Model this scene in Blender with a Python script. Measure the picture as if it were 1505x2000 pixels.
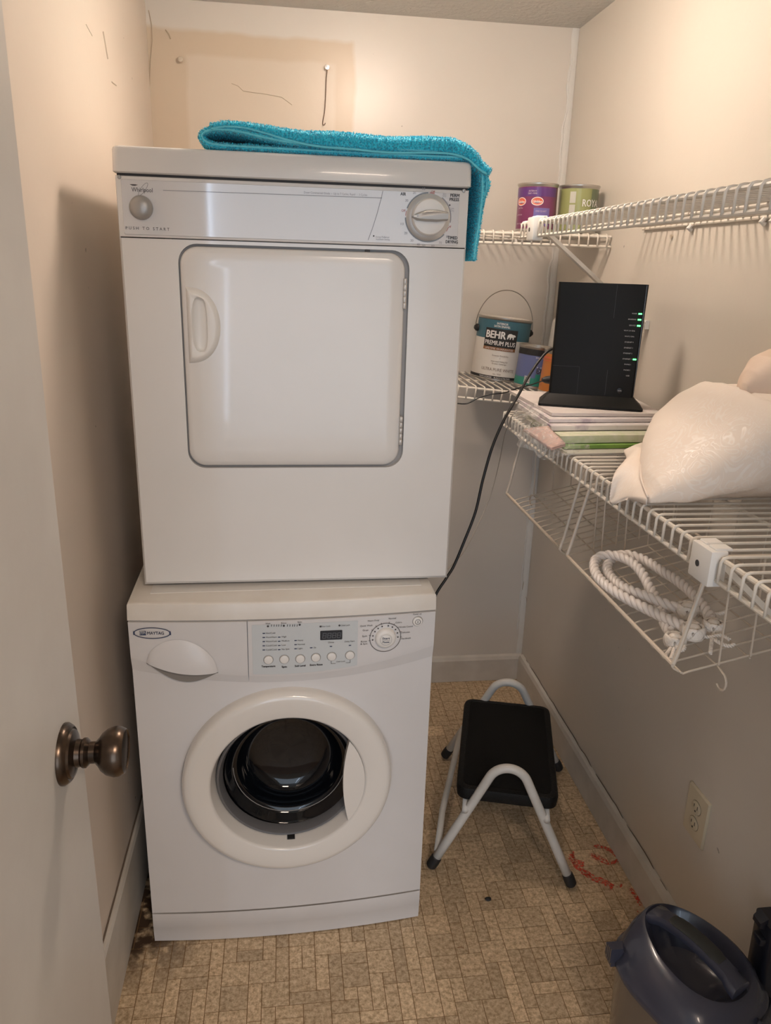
import bpy, bmesh, math, random
from math import pi, sin, cos, radians, sqrt, atan2
from mathutils import Vector, Matrix, noise
random.seed(7)
S = bpy.context.scene
COL = S.collection
for o in list(bpy.data.objects): bpy.data.objects.remove(o)

# ---------------------------------------------------------------- camera
FPX, PX, PY = 1492.4, 752.5, 1000.0
CAM = Vector((0, 0, 1.444))
fw = Vector((554-PX, 515-PY, FPX)).normalized()
dn = Vector((612-PX, 5650-PY, FPX)).normalized()
rt = dn.cross(fw).normalized(); fw = rt.cross(dn).normalized()
# rows: camera axes (right, down, forward) in room coordinates
RX_ = Vector((rt[0], fw[0], -dn[0])); DN_ = Vector((rt[1], fw[1], -dn[1])); FW_ = Vector((rt[2], fw[2], -dn[2]))
cd = bpy.data.cameras.new('camera'); cam = bpy.data.objects.new('camera', cd); COL.objects.link(cam)
M = Matrix.Identity(4)
for r in range(3):
    M[r][0] = RX_[r]; M[r][1] = -DN_[r]; M[r][2] = -FW_[r]; M[r][3] = CAM[r]
cam.matrix_world = M
cd.sensor_fit = 'HORIZONTAL'; cd.sensor_width = 36; cd.lens = FPX/1505*36; cd.clip_start = 0.02
S.camera = cam

# ---------------------------------------------------------------- world, light, exposure
S.view_settings.view_transform = 'Standard'; S.view_settings.look = 'None'
S.view_settings.exposure = 0.08; S.view_settings.gamma = 1; S.view_settings.use_curve_mapping = False
W = bpy.data.worlds.new('world'); S.world = W; W.use_nodes = True
W.node_tree.nodes['Background'].inputs[0].default_value = (0.55, 0.68, 0.9, 1)
W.node_tree.nodes['Background'].inputs[1].default_value = 0.3
LAMP_COL, LAMP_E = (1.0, 0.80, 0.655), 82.0
def area(name, loc, rot, sx, sy, power, col):
    l = bpy.data.lights.new(name, 'AREA'); l.shape = 'RECTANGLE'; l.size = sx; l.size_y = sy
    l.energy = power; l.color = col
    o = bpy.data.objects.new(name, l); COL.objects.link(o); o.location = loc; o.rotation_euler = rot
    return o
# daylight through the window of the hall behind the camera, plus an added streak strip and warm fill
area('hall_window_daylight', (-0.2, -2.9, 1.2), (radians(90), 0, 0), 3.0, 2.2, 42, (0.66, 0.82, 1.0))
area('hall_streak_strip', (-.50, -2.85, 1.2), (radians(90), 0, 0), .03, 1.9, 3.6, (0.6, 0.76, 1.0))  # added strip light, makes the vertical streak reflected in the dryer
area('hall_warm_fill', (0.5, -0.9, 2.36), (0, 0, 0), 0.5, 0.5, 33, (1.0, 0.79, 0.63))  # added warm fill that brightens the appliance fronts

def at(px, py, ax, val):
    d = RX_*(px-PX) + DN_*(py-PY) + FW_*FPX
    i = 'xyz'.index(ax); return CAM + d*((val-CAM[i])/d[i])
def hit(px, py, p0, n):
    d = RX_*(px-PX) + DN_*(py-PY) + FW_*FPX; n = Vector(n)
    return CAM + d*((Vector(p0)-CAM).dot(n)/d.dot(n))

# ---------------------------------------------------------------- materials
MATS = {}
def mat(name, col, rough=0.5, metal=0.0, var=None, vscale=8, bump=0, bscale=40, spec=0.5, coat=0, trans=0, emit=None, estr=0, alpha=1, detail=4, vlo=.4, vhi=.65, aniso=None):
    if name in MATS: return MATS[name]
    m = bpy.data.materials.new(name); m.use_nodes = True; nt = m.node_tree; N = nt.nodes; L = nt.links
    b = N['Principled BSDF']
    b.inputs['Base Color'].default_value = (*col, 1); b.inputs['Roughness'].default_value = rough
    b.inputs['Metallic'].default_value = metal; b.inputs['Specular IOR Level'].default_value = spec
    b.inputs['Coat Weight'].default_value = coat; b.inputs['Coat Roughness'].default_value = .05
    b.inputs['Transmission Weight'].default_value = trans; b.inputs['Alpha'].default_value = alpha
    if emit: b.inputs['Emission Color'].default_value = (*emit, 1); b.inputs['Emission Strength'].default_value = estr
    if var or bump:
        g = N.new('ShaderNodeNewGeometry')
    if var:
        n = N.new('ShaderNodeTexNoise'); n.inputs['Scale'].default_value = vscale; n.inputs['Detail'].default_value = detail
        L.new(g.outputs['Position'], n.inputs['Vector'])
        r = N.new('ShaderNodeValToRGB'); r.color_ramp.elements[0].position = vlo; r.color_ramp.elements[1].position = vhi
        r.color_ramp.elements[0].color = (*var, 1); r.color_ramp.elements[1].color = (*col, 1)
        L.new(n.outputs['Fac'], r.inputs['Fac']); L.new(r.outputs['Color'], b.inputs['Base Color'])
    if bump:
        n2 = N.new('ShaderNodeTexNoise'); n2.inputs['Scale'].default_value = bscale; n2.inputs['Detail'].default_value = 3
        L.new(g.outputs['Position'], n2.inputs['Vector'])
        bp = N.new('ShaderNodeBump'); bp.inputs['Strength'].default_value = bump; bp.inputs['Distance'].default_value = .004
        L.new(n2.outputs['Fac'], bp.inputs['Height']); L.new(bp.outputs['Normal'], b.inputs['Normal'])
    MATS[name] = m; return m
WHITE = mat('enamel_white', (.78, .765, .745), .22, var=(.745, .73, .705), vscale=3, coat=.25)
WHITE2 = mat('washer_white', (.73, .725, .73), .3, var=(.69, .68, .68), vscale=4)
PLW = mat('plastic_white', (.80, .785, .755), .35)
CONS = mat('console_gloss', (.72, .715, .72), .12, coat=.5)
DARK = mat('gap_dark', (.045, .042, .042), .6)
GREYP = mat('grey_plastic', (.30, .29, .28), .4)
SILV = mat('silver_plastic', (.40, .39, .375), .38, metal=.4)
CHROME = mat('brushed_chrome', (.72, .70, .68), .25, metal=1)
INK = mat('ink_dark', (.05, .045, .05), .6)
INKG = mat('ink_grey', (.30, .30, .33), .6)
INKR = mat('ink_red', (.45, .08, .06), .6)
INKB = mat('ink_blue', (.03, .05, .12), .5)
INKW = mat('ink_white', (.85, .84, .82), .6)
WIRE = mat('shelf_wire', (.80, .755, .68), .35, var=(.74, .69, .61), vscale=30)
BRONZE = mat('aged_bronze', (.12, .085, .062), .27, metal=.9, var=(.06, .045, .035), vscale=35, vlo=.35, vhi=.7)
RUBBER = mat('black_rubber', (.018, .018, .019), .55)
TUBEM = mat('stool_tube', (.70, .685, .65), .32, var=(.64, .62, .58), vscale=18)
CABLE = mat('black_cable', (.012, .012, .012), .4)
WCABLE = mat('grey_cable', (.42, .38, .33), .5)

# ---------------------------------------------------------------- mesh helpers
def link(name, me, m, parent=None, smooth=True, auto=35):
    o = bpy.data.objects.new(name, me); COL.objects.link(o)
    if isinstance(m, (list, tuple)):
        for k in m: me.materials.append(k)
    elif m and not me.materials: me.materials.append(m)
    if parent: o.parent = parent
    if smooth:
        for p in me.polygons: p.use_smooth = True
        if auto:
            me.update()
            bm = bmesh.new(); bm.from_mesh(me)
            for e in bm.edges:
                if len(e.link_faces) == 2 and e.calc_face_angle(0) > radians(auto): e.smooth = False
            bm.to_mesh(me); bm.free()
    return o
def tag(o, label=None, cat=None, group=None, kind=None):
    if label: o['label'] = label
    if cat: o['category'] = cat
    if group: o['group'] = group
    if kind: o['kind'] = kind
    return o
def empty(name, loc=(0, 0, 0), rz=0, label=None, cat=None, group=None):
    o = bpy.data.objects.new(name, None); COL.objects.link(o); o.location = loc; o.rotation_euler = (0, 0, rz); o.empty_display_size = .05
    return tag(o, label, cat, group)
class MB:
    def __init__(s): s.v = []; s.f = []
    def add(s, vs, fs):
        k = len(s.v); s.v += [tuple(v) for v in vs]; s.f += [tuple(i+k for i in f) for f in fs]; return s
    def box(s, x0, x1, y0, y1, z0, z1):
        return s.add([(x0,y0,z0),(x1,y0,z0),(x1,y1,z0),(x0,y1,z0),(x0,y0,z1),(x1,y0,z1),(x1,y1,z1),(x0,y1,z1)],
              [(0,3,2,1),(4,5,6,7),(0,1,5,4),(1,2,6,5),(2,3,7,6),(3,0,4,7)])
    def tube(s, pts, r, n=8, closed=False, caps=True):
        P = [Vector(p) for p in pts]; N = len(P)
        R = r if isinstance(r, (list, tuple)) else [r]*N
        T = []
        for i in range(N):
            a = P[i-1] if (i > 0 or closed) else P[i]; b = P[(i+1) % N] if (i < N-1 or closed) else P[i]
            d = (b-a); T.append(d.normalized() if d.length > 1e-9 else Vector((0,0,1)))
        u = T[0].orthogonal().normalized(); rings = []; k0 = len(s.v)
        for i in range(N):
            u = (u - T[i]*u.dot(T[i])); u = u.normalized() if u.length > 1e-6 else T[i].orthogonal().normalized()
            w = T[i].cross(u)
            for j in range(n):
                a = 2*pi*j/n; s.v.append(tuple(P[i] + (u*cos(a)+w*sin(a))*R[i]))
        M_ = N if closed else N-1
        for i in range(M_):
            for j in range(n):
                a = k0+i*n+j; b = k0+i*n+(j+1) % n; c = k0+((i+1) % N)*n+(j+1) % n; d = k0+((i+1) % N)*n+j
                s.f.append((a, b, c, d))
        if caps and not closed:
            s.f.append(tuple(k0+j for j in reversed(range(n)))); s.f.append(tuple(k0+(N-1)*n+j for j in range(n)))
        return s
    def lathe(s, prof, n=32, axis='z', c=(0,0,0), sx=1, sy=1, caps=True):
        """prof: list of (radius, height) along axis"""
        k0 = len(s.v); c = Vector(c)
        for r, h in prof:
            for j in range(n):
                a = 2*pi*j/n; x, y = r*cos(a)*sx, r*sin(a)*sy
                if axis == 'z': p = Vector((x, y, h))
                elif axis == 'y': p = Vector((x, h, y))
                else: p = Vector((h, x, y))
                s.v.append(tuple(c+p))
        for i in range(len(prof)-1):
            for j in range(n):
                s.f.append((k0+i*n+j, k0+i*n+(j+1) % n, k0+(i+1)*n+(j+1) % n, k0+(i+1)*n+j))
        if caps and prof[0][0] > 1e-6: s.f.append(tuple(k0+j for j in reversed(range(n))))
        if caps and prof[-1][0] > 1e-6: s.f.append(tuple(k0+(len(prof)-1)*n+j for j in range(n)))
        return s
    def prism(s, pts, f0, f1):
        """closed outline pts [(a,b)], f0,f1 map (a,b)->3D for the two caps"""
        n = len(pts); k = len(s.v)
        s.v += [tuple(f0(a, b)) for a, b in pts] + [tuple(f1(a, b)) for a, b in pts]
        s.f.append(tuple(k+i for i in range(n))); s.f.append(tuple(k+n+i for i in reversed(range(n))))
        for i in range(n): s.f.append((k+i, k+n+i, k+n+(i+1) % n, k+(i+1) % n))
        return s
    def loft(s, rings, cap=True, close=True):
        k = len(s.v); n = len(rings[0])
        for r in rings: s.v += [tuple(p) for p in r]
        for i in range(len(rings)-1):
            for j in range(n if close else n-1):
                s.f.append((k+i*n+j, k+i*n+(j+1) % n, k+(i+1)*n+(j+1) % n, k+(i+1)*n+j))
        if cap: s.f.append(tuple(k+j for j in reversed(range(n)))); s.f.append(tuple(k+(len(rings)-1)*n+j for j in range(n)))
        return s
    def grid(s, fn, nu, nv):
        k = len(s.v)
        for i in range(nu+1):
            for j in range(nv+1): s.v.append(tuple(fn(i/nu, j/nv)))
        for i in range(nu):
            for j in range(nv):
                a = k+i*(nv+1)+j; s.f.append((a, a+nv+1, a+nv+2, a+1))
        return s
    def mesh(s, name='m', fix=True):
        me = bpy.data.meshes.new(name); me.from_pydata(s.v, [], s.f); me.update()
        if fix:
            bm = bmesh.new(); bm.from_mesh(me); bmesh.ops.recalc_face_normals(bm, faces=bm.faces); bm.to_mesh(me); bm.free()
        return me
    def build(s, name, m, parent=None, smooth=True, auto=35, fix=True):
        return link(name, s.mesh(name, fix), m, parent, smooth, auto)
class Words(MB):
    """print whose every word or mark becomes an object of its own"""
    def __init__(s): super().__init__(); s.pieces = []
    def begin(s):
        if s.v: s.pieces.append((s.v, s.f))
        s.v, s.f = [], []
    def build(s, name, m, parent=None, **k):
        s.begin()
        for v, f in s.pieces:
            o = MB(); o.v, o.f = v, f; MB.build(o, name, m, parent, **k)
def rbox_mesh(x0, x1, y0, y1, z0, z1, bev=.004, seg=2, name='m'):
    me = MB().box(x0, x1, y0, y1, z0, z1).mesh()
    bm = bmesh.new(); bm.from_mesh(me)
    bmesh.ops.bevel(bm, geom=bm.edges[:], offset=bev, segments=seg, affect='EDGES', profile=.5)
    bm.to_mesh(me); bm.free(); return me
def rbox(name, x0, x1, y0, y1, z0, z1, m, parent=None, bev=.004, seg=2):
    return link(name, rbox_mesh(x0, x1, y0, y1, z0, z1, bev, seg), m, parent)
def rrect(x0, x1, z0, z1, r, n=8):
    pts = []
    for cx, cz, a0 in ((x1-r, z1-r, 0), (x0+r, z1-r, 90), (x0+r, z0+r, 180), (x1-r, z0+r, 270)):
        for i in range(n+1):
            a = radians(a0+90*i/n); pts.append((cx+r*cos(a), cz+r*sin(a)))
    return pts
def arcpts(cx, cz, r, a0, a1, n=16, sx=1, sz=1):
    return [(cx+r*sx*cos(radians(a0+(a1-a0)*i/n)), cz+r*sz*sin(radians(a0+(a1-a0)*i/n))) for i in range(n+1)]
def spline(pts, n=8):
    P = [Vector(p) for p in pts]; out = []
    for i in range(len(P)-1):
        p0 = P[max(i-1, 0)]; p1 = P[i]; p2 = P[i+1]; p3 = P[min(i+2, len(P)-1)]
        for k in range(n):
            t = k/n; out.append(.5*((2*p1)+(p2-p0)*t+(2*p0-5*p1+4*p2-p3)*t*t+(3*p1-p0-3*p2+p3)*t**3))
    out.append(P[-1]); return out
FONTC = {}
def glyphs(s, res=2):
    if s in FONTC: return FONTC[s]
    cu = bpy.data.curves.new('f', 'FONT'); cu.body = s; cu.size = 1; cu.resolution_u = res
    o = bpy.data.objects.new('f', cu); COL.objects.link(o)
    dg = bpy.context.evaluated_depsgraph_get(); me = bpy.data.meshes.new_from_object(o.evaluated_get(dg))
    v = [(p.co.x, p.co.y) for p in me.vertices]; f = [tuple(p.vertices) for p in me.polygons]
    bpy.data.objects.remove(o); bpy.data.curves.remove(cu); bpy.data.meshes.remove(me)
    FONTC[s] = (v, f); return FONTC[s]
def put_text(mb, s, x, z, h, fn, align='c', width=None, bold=0, slant=0):
    """text drawn at (x,z) (baseline) with capital height h, mapped to 3D by fn(u,v); width squeezes it"""
    v, f = glyphs(s)
    if not v: return
    if isinstance(mb, Words): mb.begin()
    x0 = min(a for a, b in v); x1 = max(a for a, b in v); k = h/.70
    kx = (width/(x1-x0)) if width else k
    off = {'c': -(x0+x1)/2, 'l': -x0, 'r': -x1}[align]
    for dx, dz in ([(0, 0)] if not bold else [(-bold, 0), (bold, 0), (0, bold*.6), (0, -bold*.6)]):
        mb.add([fn(x+dx+(a+off)*kx+slant*b*k, z+dz+b*k) for a, b in v], f)
def flatshape(mb, pts, fn):
    if isinstance(mb, Words): mb.begin()
    mb.add([fn(a, b) for a, b in pts], [tuple(range(len(pts)))])
def strip(mb, pts, w, fn, closed=False):
    """flat line of width w through pts in 2D"""
    if isinstance(mb, Words): mb.begin()
    n = len(pts); L_, R_ = [], []
    for i in range(n):
        a = pts[i-1] if (i > 0 or closed) else pts[i]; b = pts[(i+1) % n] if (i < n-1 or closed) else pts[i]
        dx, dz = b[0]-a[0], b[1]-a[1]; l = sqrt(dx*dx+dz*dz) or 1; nx, nz = -dz/l*w/2, dx/l*w/2
        L_.append(fn(pts[i][0]+nx, pts[i][1]+nz)); R_.append(fn(pts[i][0]-nx, pts[i][1]-nz))
    fs = [(i, n+i, n+(i+1) % n, (i+1) % n) for i in range(n if closed else n-1)]
    mb.add(L_+R_, fs)

# ================================================================ ROOM
XL, XR, YB, ZC = -.362, .855, 2.44, 2.115
def wall_mat(name, base, patch=None, rough=.45):
    m = bpy.data.materials.new(name); m.use_nodes = True; nt = m.node_tree; N = nt.nodes; L = nt.links
    b = N['Principled BSDF']; b.inputs['Roughness'].default_value = rough
    g = N.new('ShaderNodeNewGeometry')
    n1 = N.new('ShaderNodeTexNoise'); n1.inputs['Scale'].default_value = 2.2; n1.inputs['Detail'].default_value = 5; L.new(g.outputs['Position'], n1.inputs['Vector'])
    r1 = N.new('ShaderNodeValToRGB'); r1.color_ramp.elements[0].position = .35; r1.color_ramp.elements[1].position = .7
    r1.color_ramp.elements[0].color = (*[c*.95 for c in base], 1); r1.color_ramp.elements[1].color = (*base, 1); L.new(n1.outputs['Fac'], r1.inputs['Fac'])
    out = r1.outputs['Color']
    # small scuffs and pin holes
    n3 = N.new('ShaderNodeTexNoise'); n3.inputs['Scale'].default_value = 34; n3.inputs['Detail'].default_value = 2; L.new(g.outputs['Position'], n3.inputs['Vector'])
    r3 = N.new('ShaderNodeValToRGB'); r3.color_ramp.elements[0].position = .765; r3.color_ramp.elements[1].position = .79
    L.new(n3.outputs['Fac'], r3.inputs['Fac'])
    mx = N.new('ShaderNodeMixRGB'); mx.inputs[2].default_value = (*[c*.45 for c in base], 1); L.new(r3.outputs['Color'], mx.inputs[0]); L.new(out, mx.inputs[1]); out = mx.outputs[0]
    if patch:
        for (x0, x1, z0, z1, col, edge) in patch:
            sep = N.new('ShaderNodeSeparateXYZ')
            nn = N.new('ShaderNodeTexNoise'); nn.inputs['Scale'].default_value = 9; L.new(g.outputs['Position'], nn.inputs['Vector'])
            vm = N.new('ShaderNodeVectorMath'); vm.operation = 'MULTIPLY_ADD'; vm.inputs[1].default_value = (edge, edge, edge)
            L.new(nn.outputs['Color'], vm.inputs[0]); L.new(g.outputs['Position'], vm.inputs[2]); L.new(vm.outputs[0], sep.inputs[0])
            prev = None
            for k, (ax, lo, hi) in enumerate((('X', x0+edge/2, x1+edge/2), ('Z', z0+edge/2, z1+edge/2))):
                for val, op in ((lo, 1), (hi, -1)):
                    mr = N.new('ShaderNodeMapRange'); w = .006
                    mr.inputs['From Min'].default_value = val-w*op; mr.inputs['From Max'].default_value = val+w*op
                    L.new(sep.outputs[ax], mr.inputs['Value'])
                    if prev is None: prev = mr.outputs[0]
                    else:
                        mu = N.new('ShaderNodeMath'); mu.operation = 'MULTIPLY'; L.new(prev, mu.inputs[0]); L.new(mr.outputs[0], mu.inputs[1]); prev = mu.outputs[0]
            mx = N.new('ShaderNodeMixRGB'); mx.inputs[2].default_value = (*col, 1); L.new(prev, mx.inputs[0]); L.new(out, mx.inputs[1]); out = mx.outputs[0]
    L.new(out, b.inputs['Base Color'])
    n2 = N.new('ShaderNodeTexNoise'); n2.inputs['Scale'].default_value = 60; n2.inputs['Detail'].default_value = 4; L.new(g.outputs['Position'], n2.inputs['Vector'])
    n4 = N.new('ShaderNodeTexNoise'); n4.inputs['Scale'].default_value = 5; L.new(g.outputs['Position'], n4.inputs['Vector'])
    ad = N.new('ShaderNodeMath'); ad.operation = 'MULTIPLY_ADD'; ad.inputs[1].default_value = 6; L.new(n4.outputs['Fac'], ad.inputs[0]); L.new(n2.outputs['Fac'], ad.inputs[2])
    bp = N.new('ShaderNodeBump'); bp.inputs['Strength'].default_value = .25; bp.inputs['Distance'].default_value = .0012
    L.new(ad.outputs[0], bp.inputs['Height']); L.new(bp.outputs['Normal'], b.inputs['Normal'])
    return m
WB = (.70, .655, .595)
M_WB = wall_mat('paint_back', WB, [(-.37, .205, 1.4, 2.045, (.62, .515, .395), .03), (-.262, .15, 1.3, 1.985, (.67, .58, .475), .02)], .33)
M_WR = wall_mat('paint_right', (.69, .635, .56), None, .42)
M_WL = wall_mat('paint_left', (.73, .645, .56), None, .45)
M_TRIM = mat('trim_paint', (.66, .63, .58), .45, var=(.56, .53, .48), vscale=9)
M_HALL = mat('hall_paint', (.62, .60, .56), .7)
def slab(name, x0, x1, y0, y1, z0, z1, m, kind='structure', bev=0):
    o = MB().box(x0, x1, y0, y1, z0, z1).build(name, m, smooth=False); tag(o, kind=kind); return o
wb = slab('wall_back', XL-.1, XR+.1, YB, YB+.1, 0, ZC, M_WB)
wr = slab('wall_right', XR, XR+.1, .1, YB, 0, ZC, M_WR)
wl = slab('wall_left', XL-.1, XL, .1, YB, 0, ZC, M_WL)
M_CEIL = mat('ceiling_paint', (.60, .575, .54), .6, bump=1, bscale=60)
ce = slab('ceiling', XL-.1, XR+.1, .0, YB+.1, ZC, ZC+.05, M_CEIL)
bl = MB()
for i in range(300):
    x = random.uniform(XL+.05, XR-.01); y = random.uniform(1.95, YB-.01); r = random.uniform(.0015, .006)
    bl.lathe([(r, 0), (r*.8, -.0006), (r*.35, -.0011), (0, -.0012)], 6, c=(x, y, ZC+.0002), sx=random.uniform(.6, 1.8))
tag(bl.build('ceiling_texture', M_CEIL, ce), kind='stuff')
slab('floor_hall', -1.7, 1.9, -3.0, 0.1, -.03, 0, mat('hall_carpet', (.30, .26, .21), .9))
slab('ceiling_hall', -1.7, 1.9, -3.05, 0.0, 2.42, 2.47, M_HALL)
slab('wall_hall_left', -1.75, -1.7, -3.0, 0.1, 0, 2.42, M_HALL)
slab('wall_hall_right', 1.9, 1.95, -3.0, 0.1, 0, 2.42, M_HALL)
slab('wall_hall_rear', -1.7, 1.9, -3.05, -3.0, 0, 2.42, M_HALL)
# front wall of the closet, with the doorway the camera stands in
slab('wall_front_left', -1.7, -.31, .0, .1, 0, 2.42, M_HALL)
slab('wall_front_right', .52, 1.9, .0, .1, 0, 2.42, M_HALL)
slab('wall_front_top', -.31, .52, .0, .1, 2.05, 2.42, M_HALL)
# hall window (seen only as reflections)
wf = MB()
for a in ((-.85, .35, -3.0, -2.95, .45, .50), (-.85, .35, -3.0, -2.95, 2.0, 2.05), (-.85, -.80, -3.0, -2.95, .5, 2.0), (.30, .35, -3.0, -2.95, .5, 2.0)): wf.box(*a)
tag(wf.build('window_1', M_TRIM, smooth=False), kind='structure')

# baseboards
def board(name, pts0, pts1, prof, m):
    mb = MB(); p0, p1 = Vector(pts0), Vector(pts1); d = (p1-p0).normalized(); nrm = Vector((0, 0, 1)).cross(d)
    mb.loft([[p0+nrm*a+Vector((0, 0, b)) for a, b in prof], [p1+nrm*a+Vector((0, 0, b)) for a, b in prof]])
    return tag(mb.build(name, m, smooth=False), kind='structure')
board('baseboard_right', (XR-.0005, YB-.016, .001), (XR-.0005, .12, .001), [(-0, 0), (-.016, 0), (-.016, .088), (-.011, .1), (0, .104)], M_TRIM)
board('baseboard_back', (XL+.002, YB-.0005, .001), (XR-.002, YB-.0005, .001), [(0, 0), (-.015, 0), (-.015, .084), (-.010, .096), (0, .1)], M_TRIM)
board('baseboard_left', (XL+.0005, .88, .001), (XL+.0005, YB-.017, .001), [(0, 0), (-.012, 0), (-.012, .18), (-.008, .187), (0, .188)], M_TRIM)
# crooked caulk beads and corner tape
M_CAULK = mat('caulk', (.74, .72, .68), .45, bump=.5, bscale=60)
M_CRACK = mat('crack_dark', (.16, .12, .09), .9)
tp = MB()
zs = [0.1+i*.035 for i in range(58)]
tp.grid(lambda u, v: (XR-.002-(.019+.006*noise.noise((u*40, 3, 0)))*v, YB-.0012-.0012*sin(pi*v)-.0006*noise.noise((u*60, v*8, 2)), .1+u*(ZC-.1)), 90, 3)
tp.build('corner_tape', M_CAULK, wb)
ck = MB()
def jag(p0, p1, n, amp, r, ax1, seed=0):
    pts = []
    for i in range(n+1):
        t = i/n; p = Vector(p0).lerp(Vector(p1), t); p[ax1] += amp*noise.noise((t*n*.45, seed, .3)); pts.append(p)
    return pts
ck.tube(jag((XR-.022, YB-.0012, 2.05), (XR-.026, YB-.0012, 1.2), 30, .012, 0, 0, 1), .0035, 5)
ck.tube(jag((XR-.022, YB-.0012, 1.12), (XR-.026, YB-.0012, .2), 26, .008, 0, 0, 5), .0022, 5)
ck.build('caulk_bead', M_CAULK, wb)
cr = MB()
cr.tube(jag((XR-.002, 2.38, .106), (XR-.002, .9, .106), 60, .006, 0, 2, 9), .0011, 5)
cr.build('crack', M_CRACK, wr)
cr = MB(); cr.tube(jag((XL+.002, 1.1, .19), (XL+.002, 1.75, .19), 30, .002, 0, 2, 4), .0016, 5); cr.build('crack', M_CRACK, wl)
cr = MB()
cr.tube([at(x, y, 'y', YB-.0006) for x, y in ((290, 20), (296, 50), (297, 80), (293, 120), (291, 200), (294, 280))], .0011, 5)
cr.tube([at(x, y, 'y', YB-.0006) for x, y in ((452, 163), (465, 168), (475, 178), (520, 184), (550, 190), (570, 205))], .0007, 5)
cr.tube([at(x, y, 'y', YB-.0006) for x, y in ((323, 58), (330, 68), (333, 76))], .0018, 5)
cr.tube([at(x, y, 'y', YB-.0006) for x, y in ((1027, 1110), (1020, 1150), (1028, 1170), (1029, 1200))], .0012, 5)
cr.build('crack', mat('crack_tan', (.47, .38, .28), .9), wb)
sc = MB()
sc.tube([at(x, y, 'x', XL+.0004) for x, y in ((201, 62), (205, 85), (210, 115))], .0018, 5)
sc.tube([at(x, y, 'x', XL+.0004) for x, y in ((218, 160), (227, 167))], .0014, 5)
sc.tube([at(x, y, 'x', XL+.0004) for x, y in ((168, 48), (180, 70))], .0008, 5)
sc.build('scuff', mat('scuff_grey', (.53, .46, .38), .9), wl)
# screws, nail and hanging wire in the back wall
def stud(px, py, name, label, m):
    p = at(px, py, 'y', YB)
    o = MB().lathe([(0, -.014), (.006, -.0135), (.0075, -.010), (.006, -.006), (.0035, -.004), (.0035, .002)], 16, 'y', p).build(name, m)
    return tag(o, label, 'screw'), p
M_NAIL = mat('painted_metal', (.60, .53, .43), .35, metal=.3, bump=.4, bscale=200)
stud(353, 118, 'wall_screw', 'painted round screw head in the back wall near the left corner', M_NAIL)
o, p = stud(638, 133, 'wall_nail', 'small shiny nail head in the back wall with a bent wire hanging from it', CHROME); o['category'] = 'nail'
w = MB().tube(spline([p+Vector((-.004, -.009, .004)), p+Vector((-.006, -.009, -.004)), p+Vector((0, -.009, -.007)), p+Vector((-.002, -.007, -.03)), at(636, 180, 'y', YB-.006), at(634, 215, 'y', YB-.005), at(630, 240, 'y', YB-.005), at(633, 244, 'y', YB-.005), at(635, 240, 'y', YB-.006)], 5), .0012, 6).build('hanging_wire', mat('rusty_wire', (.16, .10, .07), .6, metal=.5))
tag(w, 'thin bent brown wire hanging from the nail on the back wall', 'wire')

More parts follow.
